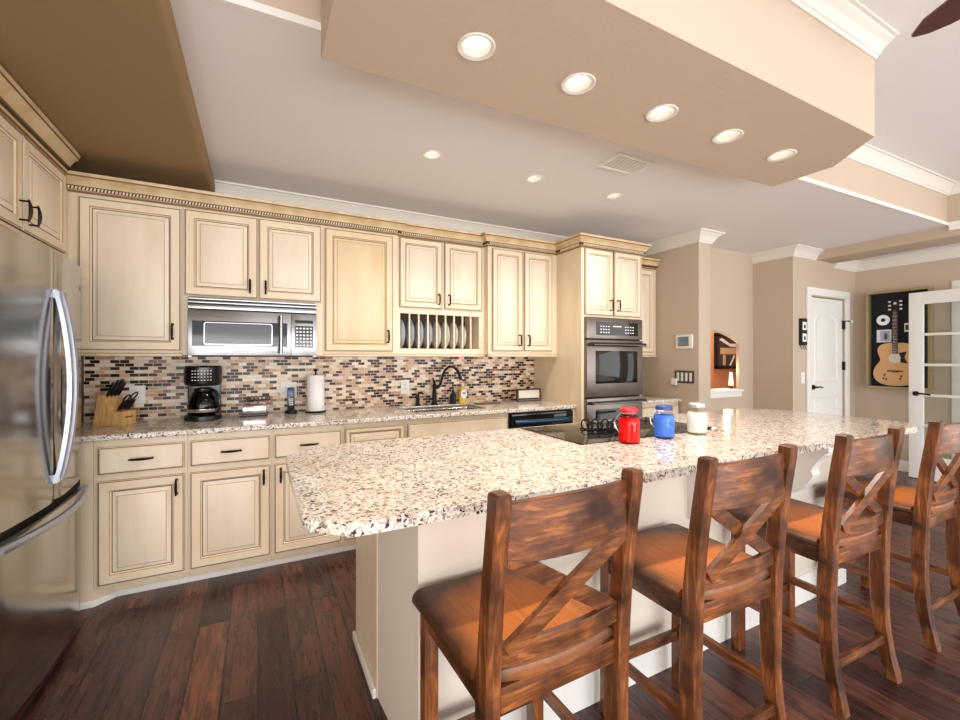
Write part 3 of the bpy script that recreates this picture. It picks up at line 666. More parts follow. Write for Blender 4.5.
# ---------------------------------------------------------------- island
IX0, IX1, IY0, IY1 = .10, 3.645, 1.076, 2.11
def rounded_poly(pts, radii, n=5):
    out = []
    for i, p in enumerate(pts):
        p = Vector(p); a = (Vector(pts[i-1])-p).normalized(); b_ = (Vector(pts[(i+1) % len(pts)])-p).normalized(); r = radii[i]
        ang = a.angle(b_); d = r/math.tan(ang/2); p0, p1 = p+a*d, p+b_*d
        for k in range(n+1):
            t_ = k/n; q = p0*(1-t_)**2+p*2*t_*(1-t_)+p1*t_**2; out.append((q.x, q.y))
    return out
ip = rounded_poly([(IX0+.11, IY0), (IX1-.13, IY0), (IX1, IY0+.13), (IX1, IY1-.17), (IX1-.17, IY1), (IX0+.17, IY1), (IX0, IY1-.17), (IX0, IY0+.10)], [.06]*8)
mb = MB().prism(ip, .878, .912, 'granite', .011, 3)
solo('island_countertop', mb, 'large speckled beige granite island top with clipped corners', 'countertop', (1.85, 1.6, .878))
t = thing('kitchen_island', 'cream kitchen island base under the speckled granite top', 'island', (1.8, 1.7, 0))
MB().box(.408, 3.0, 1.6605, 2.06, .0, .8765, 'cream').build('cabinet_body', t)
MB().prism([(.44, 1.27), (3.05, 1.27), (3.05, 1.66), (.411, 1.66)], 0, .8765, 'pony_wall', .003).build('knee_wall', t)
MB().box(.395, .408, 1.66, 2.07, .80, .8765, 'cream', .003).box(.385, .408, 1.655, 2.075, .84, .8765, 'cream', .004).build('trim_cap', t)
MB().sweep([(0, .001), (.013, .001), (.013, .03), (.004, .045), (0, .045)], [(.407, 2.06), (.407, 1.66)][::-1], 'trim_white').build('shoe_trim', t) if False else None
mb = MB().box(.392, .407, 1.66, 2.06, .001, .04, 'trim_white', .004); mb.build('shoe_trim', t)
MB().sweep([(a, .001+b_*1.15) for a, b_ in BB], [(.441, 1.2695), (3.0505, 1.2695), (3.0505, 1.66)], 'trim_white').build('baseboard', t)
def corbel(x):
    pts = [(1.2695, .878-.001), (1.10, .877), (1.10, .845), (1.115, .835)]
    pts += [(1.115+.01*math.sin(k), .83-.02*k) for k in (0,)]
    for k in range(9):
        a_ = PI*k/8; pts.append((1.125+.095*(k/8)+.022*math.sin(a_*2)*1.0, .825-.19*(k/8)-.02*math.sin(a_*2)))
    pts += [(1.235, .625), (1.25, .61), (1.2695, .605)]
    return MB().extrude_yz(pts, x, x+.07, 'trim_white')
for x in (.87, 1.69, 2.51): corbel(x).build('corbel', t)

# cooktop
t = thing('cooktop', 'black glass cooktop set flush into the island granite', 'cooktop', (1.83, 1.81, .912))
MB().box(1.335, 2.335, 1.557, 2.075, .9125, .917, 'black_glass', .002).build('glass_surface', t)
M['ring_grey'] = mat('ring_grey', (60, 60, 62), .3)
for x, y, r in ((1.56, 1.70, .085), (1.56, 1.93, .07), (2.1, 1.70, .07), (2.1, 1.93, .1)):
    MB().lathe((x, y, .917), [(r, 0), (r, .0004), (r-.003, .0004), (r-.003, 0)], 'ring_grey', 40, cap=False).build('burner_ring', t)

# jars
def jar(x, y, g, wax, lid, label, bail, r=.048, h=.155):
    t = thing('mason_jar', label, 'jar', (x, y, .9125), 'mason jar candles on the island')
    z = .9128
    MB().lathe((x, y, z), [(.004, 0), (r*.9, 0), (r, .008), (r*1.02, h*.5), (r, h*.66), (r*.86, h*.76), (r*.74, h*.79), (r*.74, h*.86)], g, cap=False).build('glass_jar', t)
    MB().lathe((x, y, z), [(.004, .0062), (r*.84, .0062), (r*.975, .012), (r*.995, h*.5), (r*.975, h*.64), (r*.88, h*.70), (.004, h*.70)], wax).build('wax', t)
    lm = MB().lathe((x, y, z), [(.004, h*.86), (r*.78, h*.86), (r*.84, h*.875), (r*.84, h*.955), (r*.8, h*.97), (r*.7, h), (r*.3, h*1.01), (.004, h*1.01)], lid)
    lm.build('lid', t)
    if bail:
        mb = MB(); mb.lathe((x, y, z+h*.84), [(r*.8, -.002), (r*.83, 0), (r*.8, .002)], 'chrome', 28, cap=False)
        dirv = Vector((-.8886, .4587, 0))
        pts = [Vector((x, y, z+h*.84))+dirv*(r*.8+(.03)*math.sin(PI*k/12))+Vector((0, 0, -h*.58*(k/12))) for k in range(13)]
        mb.tube(pts, .0018, 'chrome', 6); mb.build('bail_wire', t)
jar(1.578, 1.502, 'red_jar', 'red_wax', 'red_lid', 'red mason jar candle with wire bail on the island', True, .05, .168)
jar(1.835, 1.515, 'blue_jar', 'blue_wax', 'blue_lid', 'blue mason jar candle standing between the red and white jars', True, .05, .165)
jar(2.089, 1.513, 'clear_jar', 'white_wax', 'grey_lid', 'white-filled clear glass mason jar candle on the island', False, .05, .165)
# wrought iron scroll word stand
t = thing('scroll_trivet', 'black wrought-iron scroll trivet lying on the cooktop beside the red jar', 'trivet', (1.7, 1.83, .9175))
mb = MB(); ax, ay = 1.62, 1.86; dv = Vector((.86, -.5, 0))
for k in range(7):
    c = Vector((ax, ay, .9175))+dv*(.027*k); r = .017 if k % 2 else .022
    mb.tube([c+dv*(r*math.cos(a_))+Vector((0, 0, r+.004+r*math.sin(a_)*(1 if k % 2 else 1.3)+.004)) for a_ in [2*PI*i/14*1.15 for i in range(15)]], .0042, 'bronze', 6)
mb.build('scrollwork', t)
mb = MB(); mb.tube([Vector((ax, ay, .923))+dv*(-.03), Vector((ax, ay, .922))+dv*.09, Vector((ax, ay, .923))+dv*.2], .0045, 'bronze', 6); mb.build('base_bar', t)

# ---------------------------------------------------------------- counter objects
Z0 = .9102
# knife block
t = thing('knife_block', 'blond wood knife block full of black-handled knives beside the refrigerator', 'knife block', (-.77, 3.33, Z0))
def kb():
    mb = MB(); x0, x1 = -.80, -.692
    # wedge: tall back on the left, low front, plan roughly square
    mb.loft([[(-.865, 3.34, Z0+.001), (-.742, 3.262, Z0+.001), (-.742, 3.262, Z0+.075), (-.80, 3.30, Z0+.17), (-.822, 3.312, Z0+.17)],
             [(-.812, 3.435, Z0+.001), (-.69, 3.357, Z0+.001), (-.69, 3.357, Z0+.075), (-.748, 3.395, Z0+.17), (-.770, 3.407, Z0+.17)]], 'blond_wood')
    return mb
# oriented so the low face looks along +x/-y
mb = MB()
ex, ey = Vector((.92, -.39, 0)), Vector((.39, .92, 0)); O = Vector((-.875, 3.33, Z0))
def kp(a, b_, c): return O+ex*a+ey*b_+Vector((0, 0, c))
side = [(0, .001), (.165, .001), (.165, .085), (.10, .085), (.055, .185), (.03, .185)]
mb.loft([[kp(a, 0, c) for a, c in side], [kp(a, .115, c) for a, c in side]], 'blond_wood'); mb.build('block', t)
mb = MB(); mb.loft([[kp(.1655, .025, .045), kp(.1655, .09, .045), kp(.1655, .09, .052), kp(.1655, .025, .052)], [kp(.1662, .025, .045), kp(.1662, .09, .045), kp(.1662, .09, .052), kp(.1662, .025, .052)]], 'glaze_dark'); mb.build('maker_mark', t)
def knife(a, b_, c, L_, lean=.5, r=.0085):
    k = thing('kitchen_knife', '', 'knife', tuple(kp(a, b_, c)), 'black-handled knives in the wooden block')
    d = Vector((ex.x*lean, ex.y*lean, .87)).normalized(); p = kp(a, b_, c)
    MB().tube([p+d*.003, p+d*.012], .0045, 'steel', 6).build('blade', k)
    MB().tube([p+d*.012, p+d*.02, p+d*(L_*.5), p+d*(L_-.01), p+d*L_], [r*.8, r, r*1.0, r*1.15, r*.7], 'black_plastic', 8).build('grip', k)
    return k
kl = []
for i in range(6): kl.append((knife(.13, .012+.018*i, .088, .075, .55, .006), 'black-handled steak knife in the lower row of the block, %s from the camera end' % ordn[i]))
for i, (b_, L_) in enumerate(((.015, .10), (.045, .115), (.075, .12), (.1, .10))): kl.append((knife(.068, b_, .17, L_, .42, .0095), 'large black-handled knife in the upper row of the block, %s from the camera end' % ordn[i]))
for k, l in kl: k['label'] = l
k = thing('kitchen_shears', 'black looped kitchen shears sticking out of the knife block', 'scissors', tuple(kp(.1, .1, .11)))
mb = MB(); p = kp(.10, .098, .105); d = Vector((ex.x*.6, ex.y*.6, .8)).normalized(); sd = ey
mb.tube([p, p+d*.05], .006, 'black_plastic', 8)
for q, s_ in ((.075, 1), (.055, -1)):
    c = p+d*(q+.01)+ex*.015*s_; mb.tube([c+d*.026*math.cos(a_)+ex*.014*math.sin(a_) for a_ in [2*PI*i/14 for i in range(15)]], .0045, 'black_plastic', 6)
mb.build('grip', k)

# coffee maker
t = thing('coffee_maker', 'black drip coffee maker with glass carafe below the microwave', 'coffee maker', (-.30, 3.40, Z0))
cx_, cy = -.322, 3.37
MB().lathe((cx_, cy, Z0), [(.004, 0), (.104, 0), (.107, .004), (.107, .028), (.1, .036), (.004, .036)], 'black_plastic', 36).build('base', t)
MB().box(cx_-.095, cx_+.095, cy+.055, cy+.135, Z0+.005, Z0+.34, 'black_plastic', .012).build('water_tank', t)
mb = MB().lathe((cx_, cy, Z0), [(.004, .225), (.085, .225), (.104, .235), (.108, .25), (.108, .345), (.1, .355), (.004, .357)], 'black_plastic', 36); h_ = mb.build('brew_head', t)
mb = MB()
for a_ in range(-3, 4):
    for q in range(4):
        ang = -PI/2+a_*.16; bx, by = cx_+.1085*math.cos(ang), cy+.1085*math.sin(ang); mb.box(bx-.004, bx+.004, by-.001, by+.0012, Z0+.262+q*.02, Z0+.267+q*.02, 'white_text')
mb.build('control_buttons', h_)
MB().lathe((cx_, cy-.005, Z0), [(.004, .038), (.066, .038), (.084, .055), (.09, .09), (.082, .135), (.06, .178), (.054, .188), (.054, .2)], 'carafe_glass', 32, cap=False).build('carafe', t)
MB().lathe((cx_, cy-.005, Z0), [(.004, .182), (.052, .182), (.055, .19), (.055, .205), (.04, .21), (.004, .212)], 'black_plastic', 28).build('carafe_lid', t)
dh = Vector((.8886, -.4587, 0)); c = Vector((cx_, cy-.005, Z0))
MB().tube([c+dh*.055+Vector((0, 0, .195)), c+dh*.085+Vector((0, 0, .185)), c+dh*.105+Vector((0, 0, .14)), c+dh*.108+Vector((0, 0, .09)), c+dh*.09+Vector((0, 0, .055))], .009, 'black_plastic', 8).build('carafe_handle', t)
MB().lathe((cx_, cy-.005, Z0), [(.0855, .055), (.0895, .07), (.0895, .075), (.0855, .06)], 'chrome', 32, cap=False).build('carafe_band', t)

# chrome butter dish / toaster with scroll sign
t = thing('napkin_holder', 'low chrome holder standing on the counter between coffee maker and phone', 'holder', (0, 3.42, Z0))
mb = MB().box(-.105, .06, 3.37, 3.47, Z0+.001, Z0+.016, 'black_plastic', .004); mb.build('base', t)
MB().box(-.098, .053, 3.376, 3.464, Z0+.0165, Z0+.075, 'chrome', .016).build('body', t)
MB().box(-.075, .03, 3.40, 3.44, Z0+.0755, Z0+.08, 'black_plastic').build('slot', t)
t = thing('scroll_ornament', 'small brown wrought scroll ornament behind the chrome holder', 'ornament', (0, 3.52, Z0))
mb = MB().box(-.05, .05, 3.51, 3.53, Z0+.001, Z0+.01, 'glaze_dark').cyl((0, 3.52, Z0+.01), (0, 3.52, Z0+.10), .004, 'glaze_dark', n=8); mb.build('stand', t)
mb = MB()
for k in range(6): mb.tube([(-.062+k*.025+.014*math.cos(a_), 3.515, Z0+.115+.013*math.sin(a_)) for a_ in [2*PI*i/10 for i in range(11)]], .0035, 'glaze_dark', 6)
mb.tube([(-.08, 3.515, Z0+.10), (0, 3.515, Z0+.096), (.08, 3.515, Z0+.102)], .004, 'glaze_dark', 6); mb.build('scroll', t)
# cordless phone
t = thing('cordless_phone', 'black cordless phone upright in its charging base beside the paper towels', 'phone', (.215, 3.45, Z0))
MB().lathe((.215, 3.45, Z0), [(.004, .0005), (.042, .0005), (.045, .008), (.04, .024), (.02, .03), (.004, .03)], 'black_plastic', 24).build('charging_base', t)
b_ = MB().box(.19, .24, 3.444, 3.47, Z0+.028, Z0+.19, 'black_plastic', .01).build('handset', t)
mb = MB().box(.2, .23, 3.4415, 3.4435, Z0+.13, Z0+.162, 'lcd')
for r in range(4):
    for k in range(3): mb.box(.201+k*.0105, .208+k*.0105, 3.442, 3.4438, Z0+.06+r*.014, Z0+.068+r*.014, 'white_text')
mb.build('keypad', b_)
# paper towel
t = thing('paper_towel_holder', 'white paper towel roll on a black upright holder', 'paper towel', (.385, 3.44, Z0))
MB().lathe((.385, 3.44, Z0), [(.004, 0.0005), (.075, .0005), (.078, .006), (.07, .012), (.004, .012)], 'black_plastic', 30).cyl((.385, 3.44, Z0+.012), (.385, 3.44, Z0+.305), .006, 'bronze').lathe((.385, 3.44, Z0+.30), [(.003, 0), (.012, .006), (.014, .014), (.008, .024), (.003, .026)], 'bronze', 14).build('stand', t)
MB().lathe((.385, 3.44, Z0), [(.02, .0135), (.062, .0135), (.063, .016), (.063, .276), (.062, .279), (.02, .279)], 'paper', 36).build('towel_roll', t)
# faucet, side dispenser
t = thing('kitchen_faucet', 'dark bronze high-arc kitchen faucet behind the sink', 'faucet', (1.37, 3.505, Z0))
fx_, fy = 1.365, 3.51
MB().lathe((fx_, fy, Z0), [(.004, 0.0005), (.032, .0005), (.032, .008), (.022, .016), (.018, .04), (.021, .06), (.019, .10), (.016, .15), (.02, .16), (.016, .175), (.01, .19), (.012, .205), (.004, .215)], 'bronze', 20).build('body', t)
sp = [(x_, y_, z_+max(0, z_-Z0-.15)*.32) for x_, y_, z_ in [(fx_, fy-.005, Z0+.145), (fx_+.03, fy-.01, Z0+.15), (fx_+.05, fy-.018, Z0+.175), (fx_+.065, fy-.025, Z0+.225), (fx_+.085, fy-.035, Z0+.265), (fx_+.12, fy-.05, Z0+.288), (fx_+.155, fy-.065, Z0+.285), (fx_+.185, fy-.08, Z0+.26), (fx_+.205, fy-.09, Z0+.22), (fx_+.21, fy-.092, Z0+.20)]]
MB().tube(sp, [.013, .013, .012, .0115, .011, .011, .011, .012, .014, .014], 'bronze', 10).build('spout', t)
MB().tube([(fx_-.004, fy, Z0+.19), (fx_-.012, fy-.004, Z0+.215), (fx_-.014, fy-.008, Z0+.235)], [.006, .006, .008], 'bronze').build('handle', t)
t = thing('side_sprayer', 'short dark bronze side sprayer left of the arched faucet', 'sprayer', (1.23, 3.515, Z0))
MB().lathe((1.215, 3.515, Z0), [(.004, .0005), (.026, .0005), (.024, .01), (.015, .018), (.017, .05), (.014, .085), (.004, .09)], 'bronze', 16).tube([(1.215, 3.515, Z0+.08), (1.222, 3.51, Z0+.105), (1.245, 3.505, Z0+.11), (1.258, 3.5, Z0+.095)], [.012, .012, .011, .009], 'bronze').build('body', t)
M['dark_soap'] = mat('dark_soap', (32, 34, 48), .15); M['yellow'] = mat('yellow', (222, 190, 60), .5)
t = thing('soap_bottle', 'dark soap pump bottle right of the faucet', 'soap bottle', (1.545, 3.51, Z0))
MB().lathe((1.545, 3.515, Z0), [(.004, .0005), (.026, .0005), (.028, .006), (.027, .08), (.014, .1), (.012, .108), (.004, .108)], 'dark_soap', 20).build('bottle', t)
MB().lathe((1.545, 3.515, Z0), [(.004, .1082), (.013, .1082), (.013, .122), (.005, .125), (.005, .142), (.012, .145), (.004, .15)], 'black_plastic', 16).tube([(1.545, 3.515, Z0+.146), (1.525, 3.505, Z0+.146)], .004, 'black_plastic').build('pump', t)
t = thing('detergent_bottle', 'yellow dish detergent bottle with white oval label beside the sink', 'bottle', (1.63, 3.51, Z0))
mb = MB(); loops = []
for z, a_, c_ in ((.0005, .033, .02), (.006, .036, .022), (.07, .037, .023), (.11, .033, .02), (.14, .02, .014), (.155, .012, .012)): loops.append([(1.635+a_*math.cos(q), 3.51+c_*math.sin(q), Z0+z) for q in [2*PI*i/20 for i in range(20)]])
mb.loft(loops, 'yellow'); mb.build('bottle', t)
MB().cyl((1.635, 3.51, Z0+.1553), (1.635, 3.51, Z0+.18), .012, 'white_plastic').build('cap', t)
mb = MB(); mb.loft([[(1.637+.031*math.cos(q), y_, Z0+.085+.042*math.sin(q)) for q in [2*PI*i/24 for i in range(24)]] for y_ in (3.4852, 3.4835)], 'white_plastic').box(1.622, 1.652, 3.4822, 3.4834, Z0+.088, Z0+.098, 'blue_lid'); mb.build('label_patch', t, label='white oval label')
# small framed sign by the tower
t = thing('tabletop_frame', 'small dark-framed picture standing on the counter beside the oven tower', 'frame', (2.27, 3.38, Z0))
MB().box(2.13, 2.395, 3.375, 3.395, Z0+.0005, Z0+.014, 'glaze_dark').box(2.13, 2.395, 3.375, 3.395, Z0+.106, Z0+.12, 'glaze_dark').box(2.13, 2.146, 3.375, 3.395, Z0+.014, Z0+.106, 'glaze_dark').box(2.379, 2.395, 3.375, 3.395, Z0+.014, Z0+.106, 'glaze_dark').build('frame', t)
M['sign_face'] = mat('sign_face', (226, 224, 208), .5)
MB().box(2.146, 2.379, 3.381, 3.394, Z0+.014, Z0+.106, 'sign_face').box(2.15, 2.375, 3.380, 3.381, Z0+.016, Z0+.032, 'dw_blue').build('picture', t)
# dark cloth / mat by the sink
t = solo('dish_cloth', MB().box(1.70, 1.93, 3.33, 3.42, Z0+.0005, Z0+.008, 'dark_end', .003), 'small dark folded cloth on the granite right of the sink', 'cloth', (1.8, 3.37, Z0))

# outlets -----------------------------------------------------------
def plate(x0, x1, z0, z1, label, kind, n=1, y=WY-.006):
    t = thing('wall_outlet', label, 'outlet', ((x0+x1)/2, y, z0), 'white electrical plates on the backsplash')
    MB().box(x0, x1, y-.006, y-.0005, z0, z1, 'white_plastic', .002).build('cover_plate', t)
    w_ = (x1-x0)/n
    for i in range(n):
        c = x0+w_*(i+.5); mb = MB().box(c-.017, c+.017, y-.0085, y-.0062, z0+.025, z1-.025, 'trim_white', .001)
        if kind == 'outlet':
            for zz in (z0+.042, z1-.042):
                for dx in (-.006, .006): mb.box(c+dx-.001, c+dx+.001, y-.0092, y-.0086, zz-.005, zz+.005, 'black_matte')
        mb.build('socket', t)
plate(-.75, -.665, 1.015, 1.135, 'white outlet plate on the backsplash behind the knife block', 'outlet')
plate(.15, .262, 1.015, 1.135, 'white double outlet plate behind the cordless phone', 'outlet', 2)
plate(1.08, 1.155, 1.01, 1.13, 'white outlet plate on the backsplash left of the faucet', 'outlet')
# thermostat and switches on the partition wall (faces -x)
t = thing('thermostat', 'white thermostat with blue-grey screen above the switch plate', 'thermostat', (3.81, 2.9, 1.41))
MB().box(3.788, 3.8095, 2.80, 2.985, 1.41, 1.55, 'white_plastic', .006).build('case', t)
MB().box(3.7865, 3.7878, 2.835, 2.96, 1.435, 1.53, 'steel').box(3.785, 3.7864, 2.86, 2.93, 1.475, 1.52, 'lcd').build('screen', t)
t = thing('switch_plate', 'dark multi-gang switch plate with white rockers below the thermostat', 'switch', (3.81, 2.9, 1.07))
MB().box(3.8035, 3.8095, 2.79, 3.01, 1.065, 1.19, 'dark_steel', .002).build('cover_plate', t)
for k in range(4): MB().box(3.799, 3.8034, 2.812+k*.048, 2.838+k*.048, 1.085, 1.17, 'white_plastic', .001).build('rocker', t)
solo('plug_adapter', MB().box(3.775, 3.7985, 2.97, 3.04, 1.04, 1.11, 'white_plastic', .01), 'white plug-in puck at the corner of the switch plate', 'adapter', (3.79, 3.0, 1.04))
t = thing('switch_plate', 'white switch plate on the wall beside the hall door', 'switch', (5.45, 2.64, 1.03))
MB().box(5.41, 5.49, 2.632, 2.6385, 1.03, 1.155, 'white_plastic', .002).build('cover_plate', t); MB().box(5.437, 5.463, 2.629, 2.6318, 1.06, 1.125, 'trim_white').build('rocker', t)

# ---------------------------------------------------------------- hall decorations
t = thing('photo_frame', 'small black double photo frame hanging beside the hall door', 'frame', (5.43, 2.62, 1.45))
MB().box(5.375, 5.49, 2.61, 2.6385, 1.46, 1.76, 'black_matte', .004).build('frame', t)
for z in (1.50, 1.63): MB().box(5.392, 5.473, 2.607, 2.6095, z, z+.09, 'paper').box(5.415, 5.45, 2.6055, 2.6068, z+.02, z+.06, 'black_matte').build('photo', t)
MB().tube([(5.39, 2.63, 1.459), (5.385, 2.62, 1.43), (5.40, 2.615, 1.415)], .003, 'bronze').tube([(5.44, 2.63, 1.459), (5.437, 2.62, 1.43), (5.45, 2.615, 1.415)], .003, 'bronze').tube([(5.48, 2.63, 1.459), (5.477, 2.62, 1.43), (5.49, 2.615, 1.415)], .003, 'bronze').build('hooks', t)
# picture and lamp seen through the arch (abstract)
P = (6.15, 4.36)
t = thing('wall_art', 'dark framed black-and-tan picture seen through the arched opening', 'picture', (6.0, 3.78, 1.2))
PX0, PX1, PZ0, PZ1 = 5.6, 6.5, 1.165, 1.66
MB().box(PX0, PX1, 3.76, 3.798, PZ0, PZ0+.04, 'black_matte').box(PX0, PX1, 3.76, 3.798, PZ1-.04, PZ1, 'black_matte').box(PX0, PX0+.04, 3.76, 3.798, PZ0, PZ1, 'black_matte').box(PX1-.04, PX1, 3.76, 3.798, PZ0, PZ1, 'black_matte').build('frame', t)
M['art_dark'] = mat('art_dark', (60, 58, 54), .5); M['art_tan'] = mat('art_tan', (205, 180, 140), .5)
mb = MB().box(PX0+.04, PX1-.04, 3.775, 3.796, PZ0+.04, PZ1-.04, 'art_dark'); mb.box(PX0+.1, PX1-.04, 3.773, 3.7749, 1.37, 1.46, 'art_tan')
for q in ([(PX0+.3, 1.21), (PX0+.34, 1.21), (PX0+.44, 1.355), (PX0+.40, 1.355)], [(PX0+.08, 1.57), (PX0+.13, 1.60), (PX0+.36, 1.50), (PX0+.33, 1.475)]): mb.loft([[(x_, y_, z_) for x_, z_ in q] for y_ in (3.773, 3.7749)], 'paper')
mb.box(PX0+.34, PX1-.04, 3.773, 3.7749, 1.475, 1.52, 'paper').box(PX0+.16, PX0+.22, 3.773, 3.7749, 1.215, 1.36, 'art_tan'); mb.build('print', t)
t = thing('candle_lamp', 'small glowing lamp with tall cream shade on the white arch sill', 'lamp', (4.957, 3.15, .956))
MB().lathe((4.957, 3.15, .956), [(.004, 0), (.022, 0), (.024, .01), (.018, .03), (.01, .04), (.004, .04)], 'glaze_dark', 16).build('base', t)
MB().lathe((4.957, 3.15, .956), [(.024, .042), (.021, .09), (.014, .18), (.012, .19), (.01, .19), (.012, .17), (.019, .09), (.022, .043)], 'lamp_glow', 18, cap=False).build('lamp_shade', t)
d = bpy.data.lights.new('lamp_light', 'POINT'); d.energy = 4; d.color = (1, .75, .5); d.shadow_soft_size = .03; o = bpy.data.objects.new('lamp_light', d); COL.objects.link(o); o.parent = t; o.location = (.0, .05, .22)

# guitar shadow box on the right wall (faces -x)
t = thing('guitar_display_case', 'black-lined shadow box with gilt frame holding a guitar on the right wall', 'display case', (6.64, 2.2, .95))
GY0, GY1, GZ0, GZ1 = 1.93, 2.50, .955, 2.11; gx = 6.665
M['gilt'] = mat('gilt', (178, 158, 112), .4, .4); M['felt'] = mat('felt', (16, 22, 30), .8)
mb = MB()
for a_, b_, c_, d_ in ((GY0, GY1, GZ0, GZ0+.025), (GY0, GY1, GZ1-.025, GZ1), (GY0, GY0+.025, GZ0+.025, GZ1-.025), (GY1-.025, GY1, GZ0+.025, GZ1-.025)): mb.box(gx-.085, gx, a_, b_, c_, d_, 'gilt', .003)
mb.build('frame', t); MB().box(gx-.01, gx, GY0+.025, GY1-.025, GZ0+.025, GZ1-.025, 'felt').build('backing', t)
# guitar; image left is larger y
t = thing('acoustic_guitar', 'blond acoustic guitar mounted upright inside the shadow box', 'guitar', (6.63, 2.2, 1.0))
M['spruce'] = mat('spruce', (222, 172, 118), .3); M['rosewood'] = mat('rosewood', (70, 40, 30), .4); M['binding'] = mat('binding', (235, 220, 190), .4)
gc, gz = 2.239, .992; X0 = gx-.05
out = [(0, 0), (.06, .004), (.125, .03), (.165, .085), (.172, .15), (.152, .215), (.122, .265), (.118, .30), (.132, .35), (.138, .40), (.118, .445), (.07, .468), (0, .47)]
def smooth_half(ps, n=4):
    r = []
    for i in range(len(ps)-1):
        p0, p1, p2, p3 = [Vector(ps[max(0, min(len(ps)-1, j))]) for j in (i-1, i, i+1, i+2)]
        for k in range(n):
            s_ = k/n; r.append(.5*((2*p1)+(-p0+p2)*s_+(2*p0-5*p1+4*p2-p3)*s_*s_+(-p0+3*p1-3*p2+p3)*s_**3))
    r.append(Vector(ps[-1])); return r
hf = smooth_half(out); full = [(y, z) for y, z in hf]+[(-y, z) for y, z in hf[-2:0:-1]]
def gl(s_, x): return [(x, gc+y*s_*1.17, gz+.25+(z-.235)*1.06*s_) for y, z in full]
MB().rloft([gl(1, X0+.038), gl(1, X0), gl(.985, X0-.002)], ['rosewood', 'binding'], 'spruce', 'rosewood').build('body', t)
def disc(mb, y, z, r, x0, x1, m, n=28): return mb.cyl((x0, y, z), (x1, y, z), r, m, n=n)
disc(disc(MB(), gc, gz+.325, .058, X0-.0022, X0-.003, 'binding'), gc, gz+.325, .048, X0-.003, X0-.0038, 'sign_face').build('sound_hole', t)
MB().loft([[(x_, gc-.035, gz+.385), (x_, gc-.1, gz+.40), (x_, gc-.082, gz+.33), (x_, gc-.11, gz+.265), (x_, gc-.05, gz+.27)] for x_ in (X0-.0022, X0-.003)], 'black_matte').build('pickguard', t)
MB().box(X0-.008, X0-.0022, gc-.07, gc+.07, gz+.165, gz+.18, 'rosewood').box(X0-.008, X0-.0022, gc-.025, gc+.025, gz+.157, gz+.165, 'rosewood').build('bridge', t)
mb = MB().box(X0-.009, X0+.008, gc-.024, gc+.024, gz+.37, gz+.86, 'rosewood')
for k in range(14): z = gz+.86-.49*(1-.944**(k+1))/(1-.944**14)*.98; mb.box(X0-.0105, X0-.009, gc-.024, gc+.024, z-.0015, z+.0015, 'chrome')
mb.build('neck', t)
mb = MB().loft([[(x_, gc-.03, gz+.86), (x_, gc+.03, gz+.86), (x_, gc+.04, gz+1.01), (x_, gc, gz+1.02), (x_, gc-.04, gz+1.01)] for x_ in (X0-.006, X0+.008)], 'black_matte'); hd = mb.build('headstock', t)
mb = MB()
for k in range(3):
    for s_ in (-1, 1): mb.box(X0-.008, X0+.002, gc+s_*.05-.012, gc+s_*.05+.012, gz+.885+k*.045, gz+.905+k*.045, 'white_plastic', .003)
mb.box(X0-.008, X0-.0065, gc-.012, gc+.012, gz+.95, gz+.975, 'white_plastic').build('tuning_peg', t)
mb = MB()
for k in range(3): mb.tube([(X0-.0115, gc+(k-1)*.012, gz+.17), (X0-.0115, gc+(k-1)*.010, gz+.88)], .0009, 'chrome', 4)
mb.build('strings', t)
mb = MB()
for y, z in ((-.06, .10), (-.05, .07), (.09, .11), (.075, .06), (.1, .07)): mb.loft([[(x_, gc+y, gz+z), (x_, gc+y+.015, gz+z+.004), (x_, gc+y+.012, gz+z+.03), (x_, gc+y-.004, gz+z+.022)] for x_ in (X0-.0022, X0-.003)], 'rosewood')
mb.build('signatures', t)
solo('record_disc', MB().cyl((gx-.012, 2.36, 1.77), (gx-.018, 2.36, 1.77), .062, 'chrome', n=36).cyl((gx-.018, 2.36, 1.77), (gx-.0195, 2.36, 1.77), .022, 'black_matte', n=24), 'round silver disc mounted in the shadow box left of the guitar neck', 'disc', (gx, 2.335, 1.7))
M['photo_lilac'] = mat('photo_lilac', (190, 178, 196), .5)
solo('mounted_photo', MB().box(gx-.018, gx-.0105, 2.285, 2.42, 1.505, 1.655, 'paper').box(gx-.0195, gx-.0181, 2.30, 2.385, 1.52, 1.64, 'photo_lilac').box(gx-.0205, gx-.0196, 2.32, 2.35, 1.54, 1.61, 'dw_blue'), 'small pale photo card mounted in the shadow box below the silver disc', 'photo', (gx, 2.33, 1.5))
solo('mounted_card', MB().box(gx-.018, gx-.0105, 2.11, 2.17, 1.62, 1.72, 'sign_face').box(gx-.0195, gx-.0181, 2.12, 2.16, 1.64, 1.70, 'glaze_dark'), 'small cream card mounted in the shadow box right of the guitar neck', 'card', (gx, 2.08, 1.6))

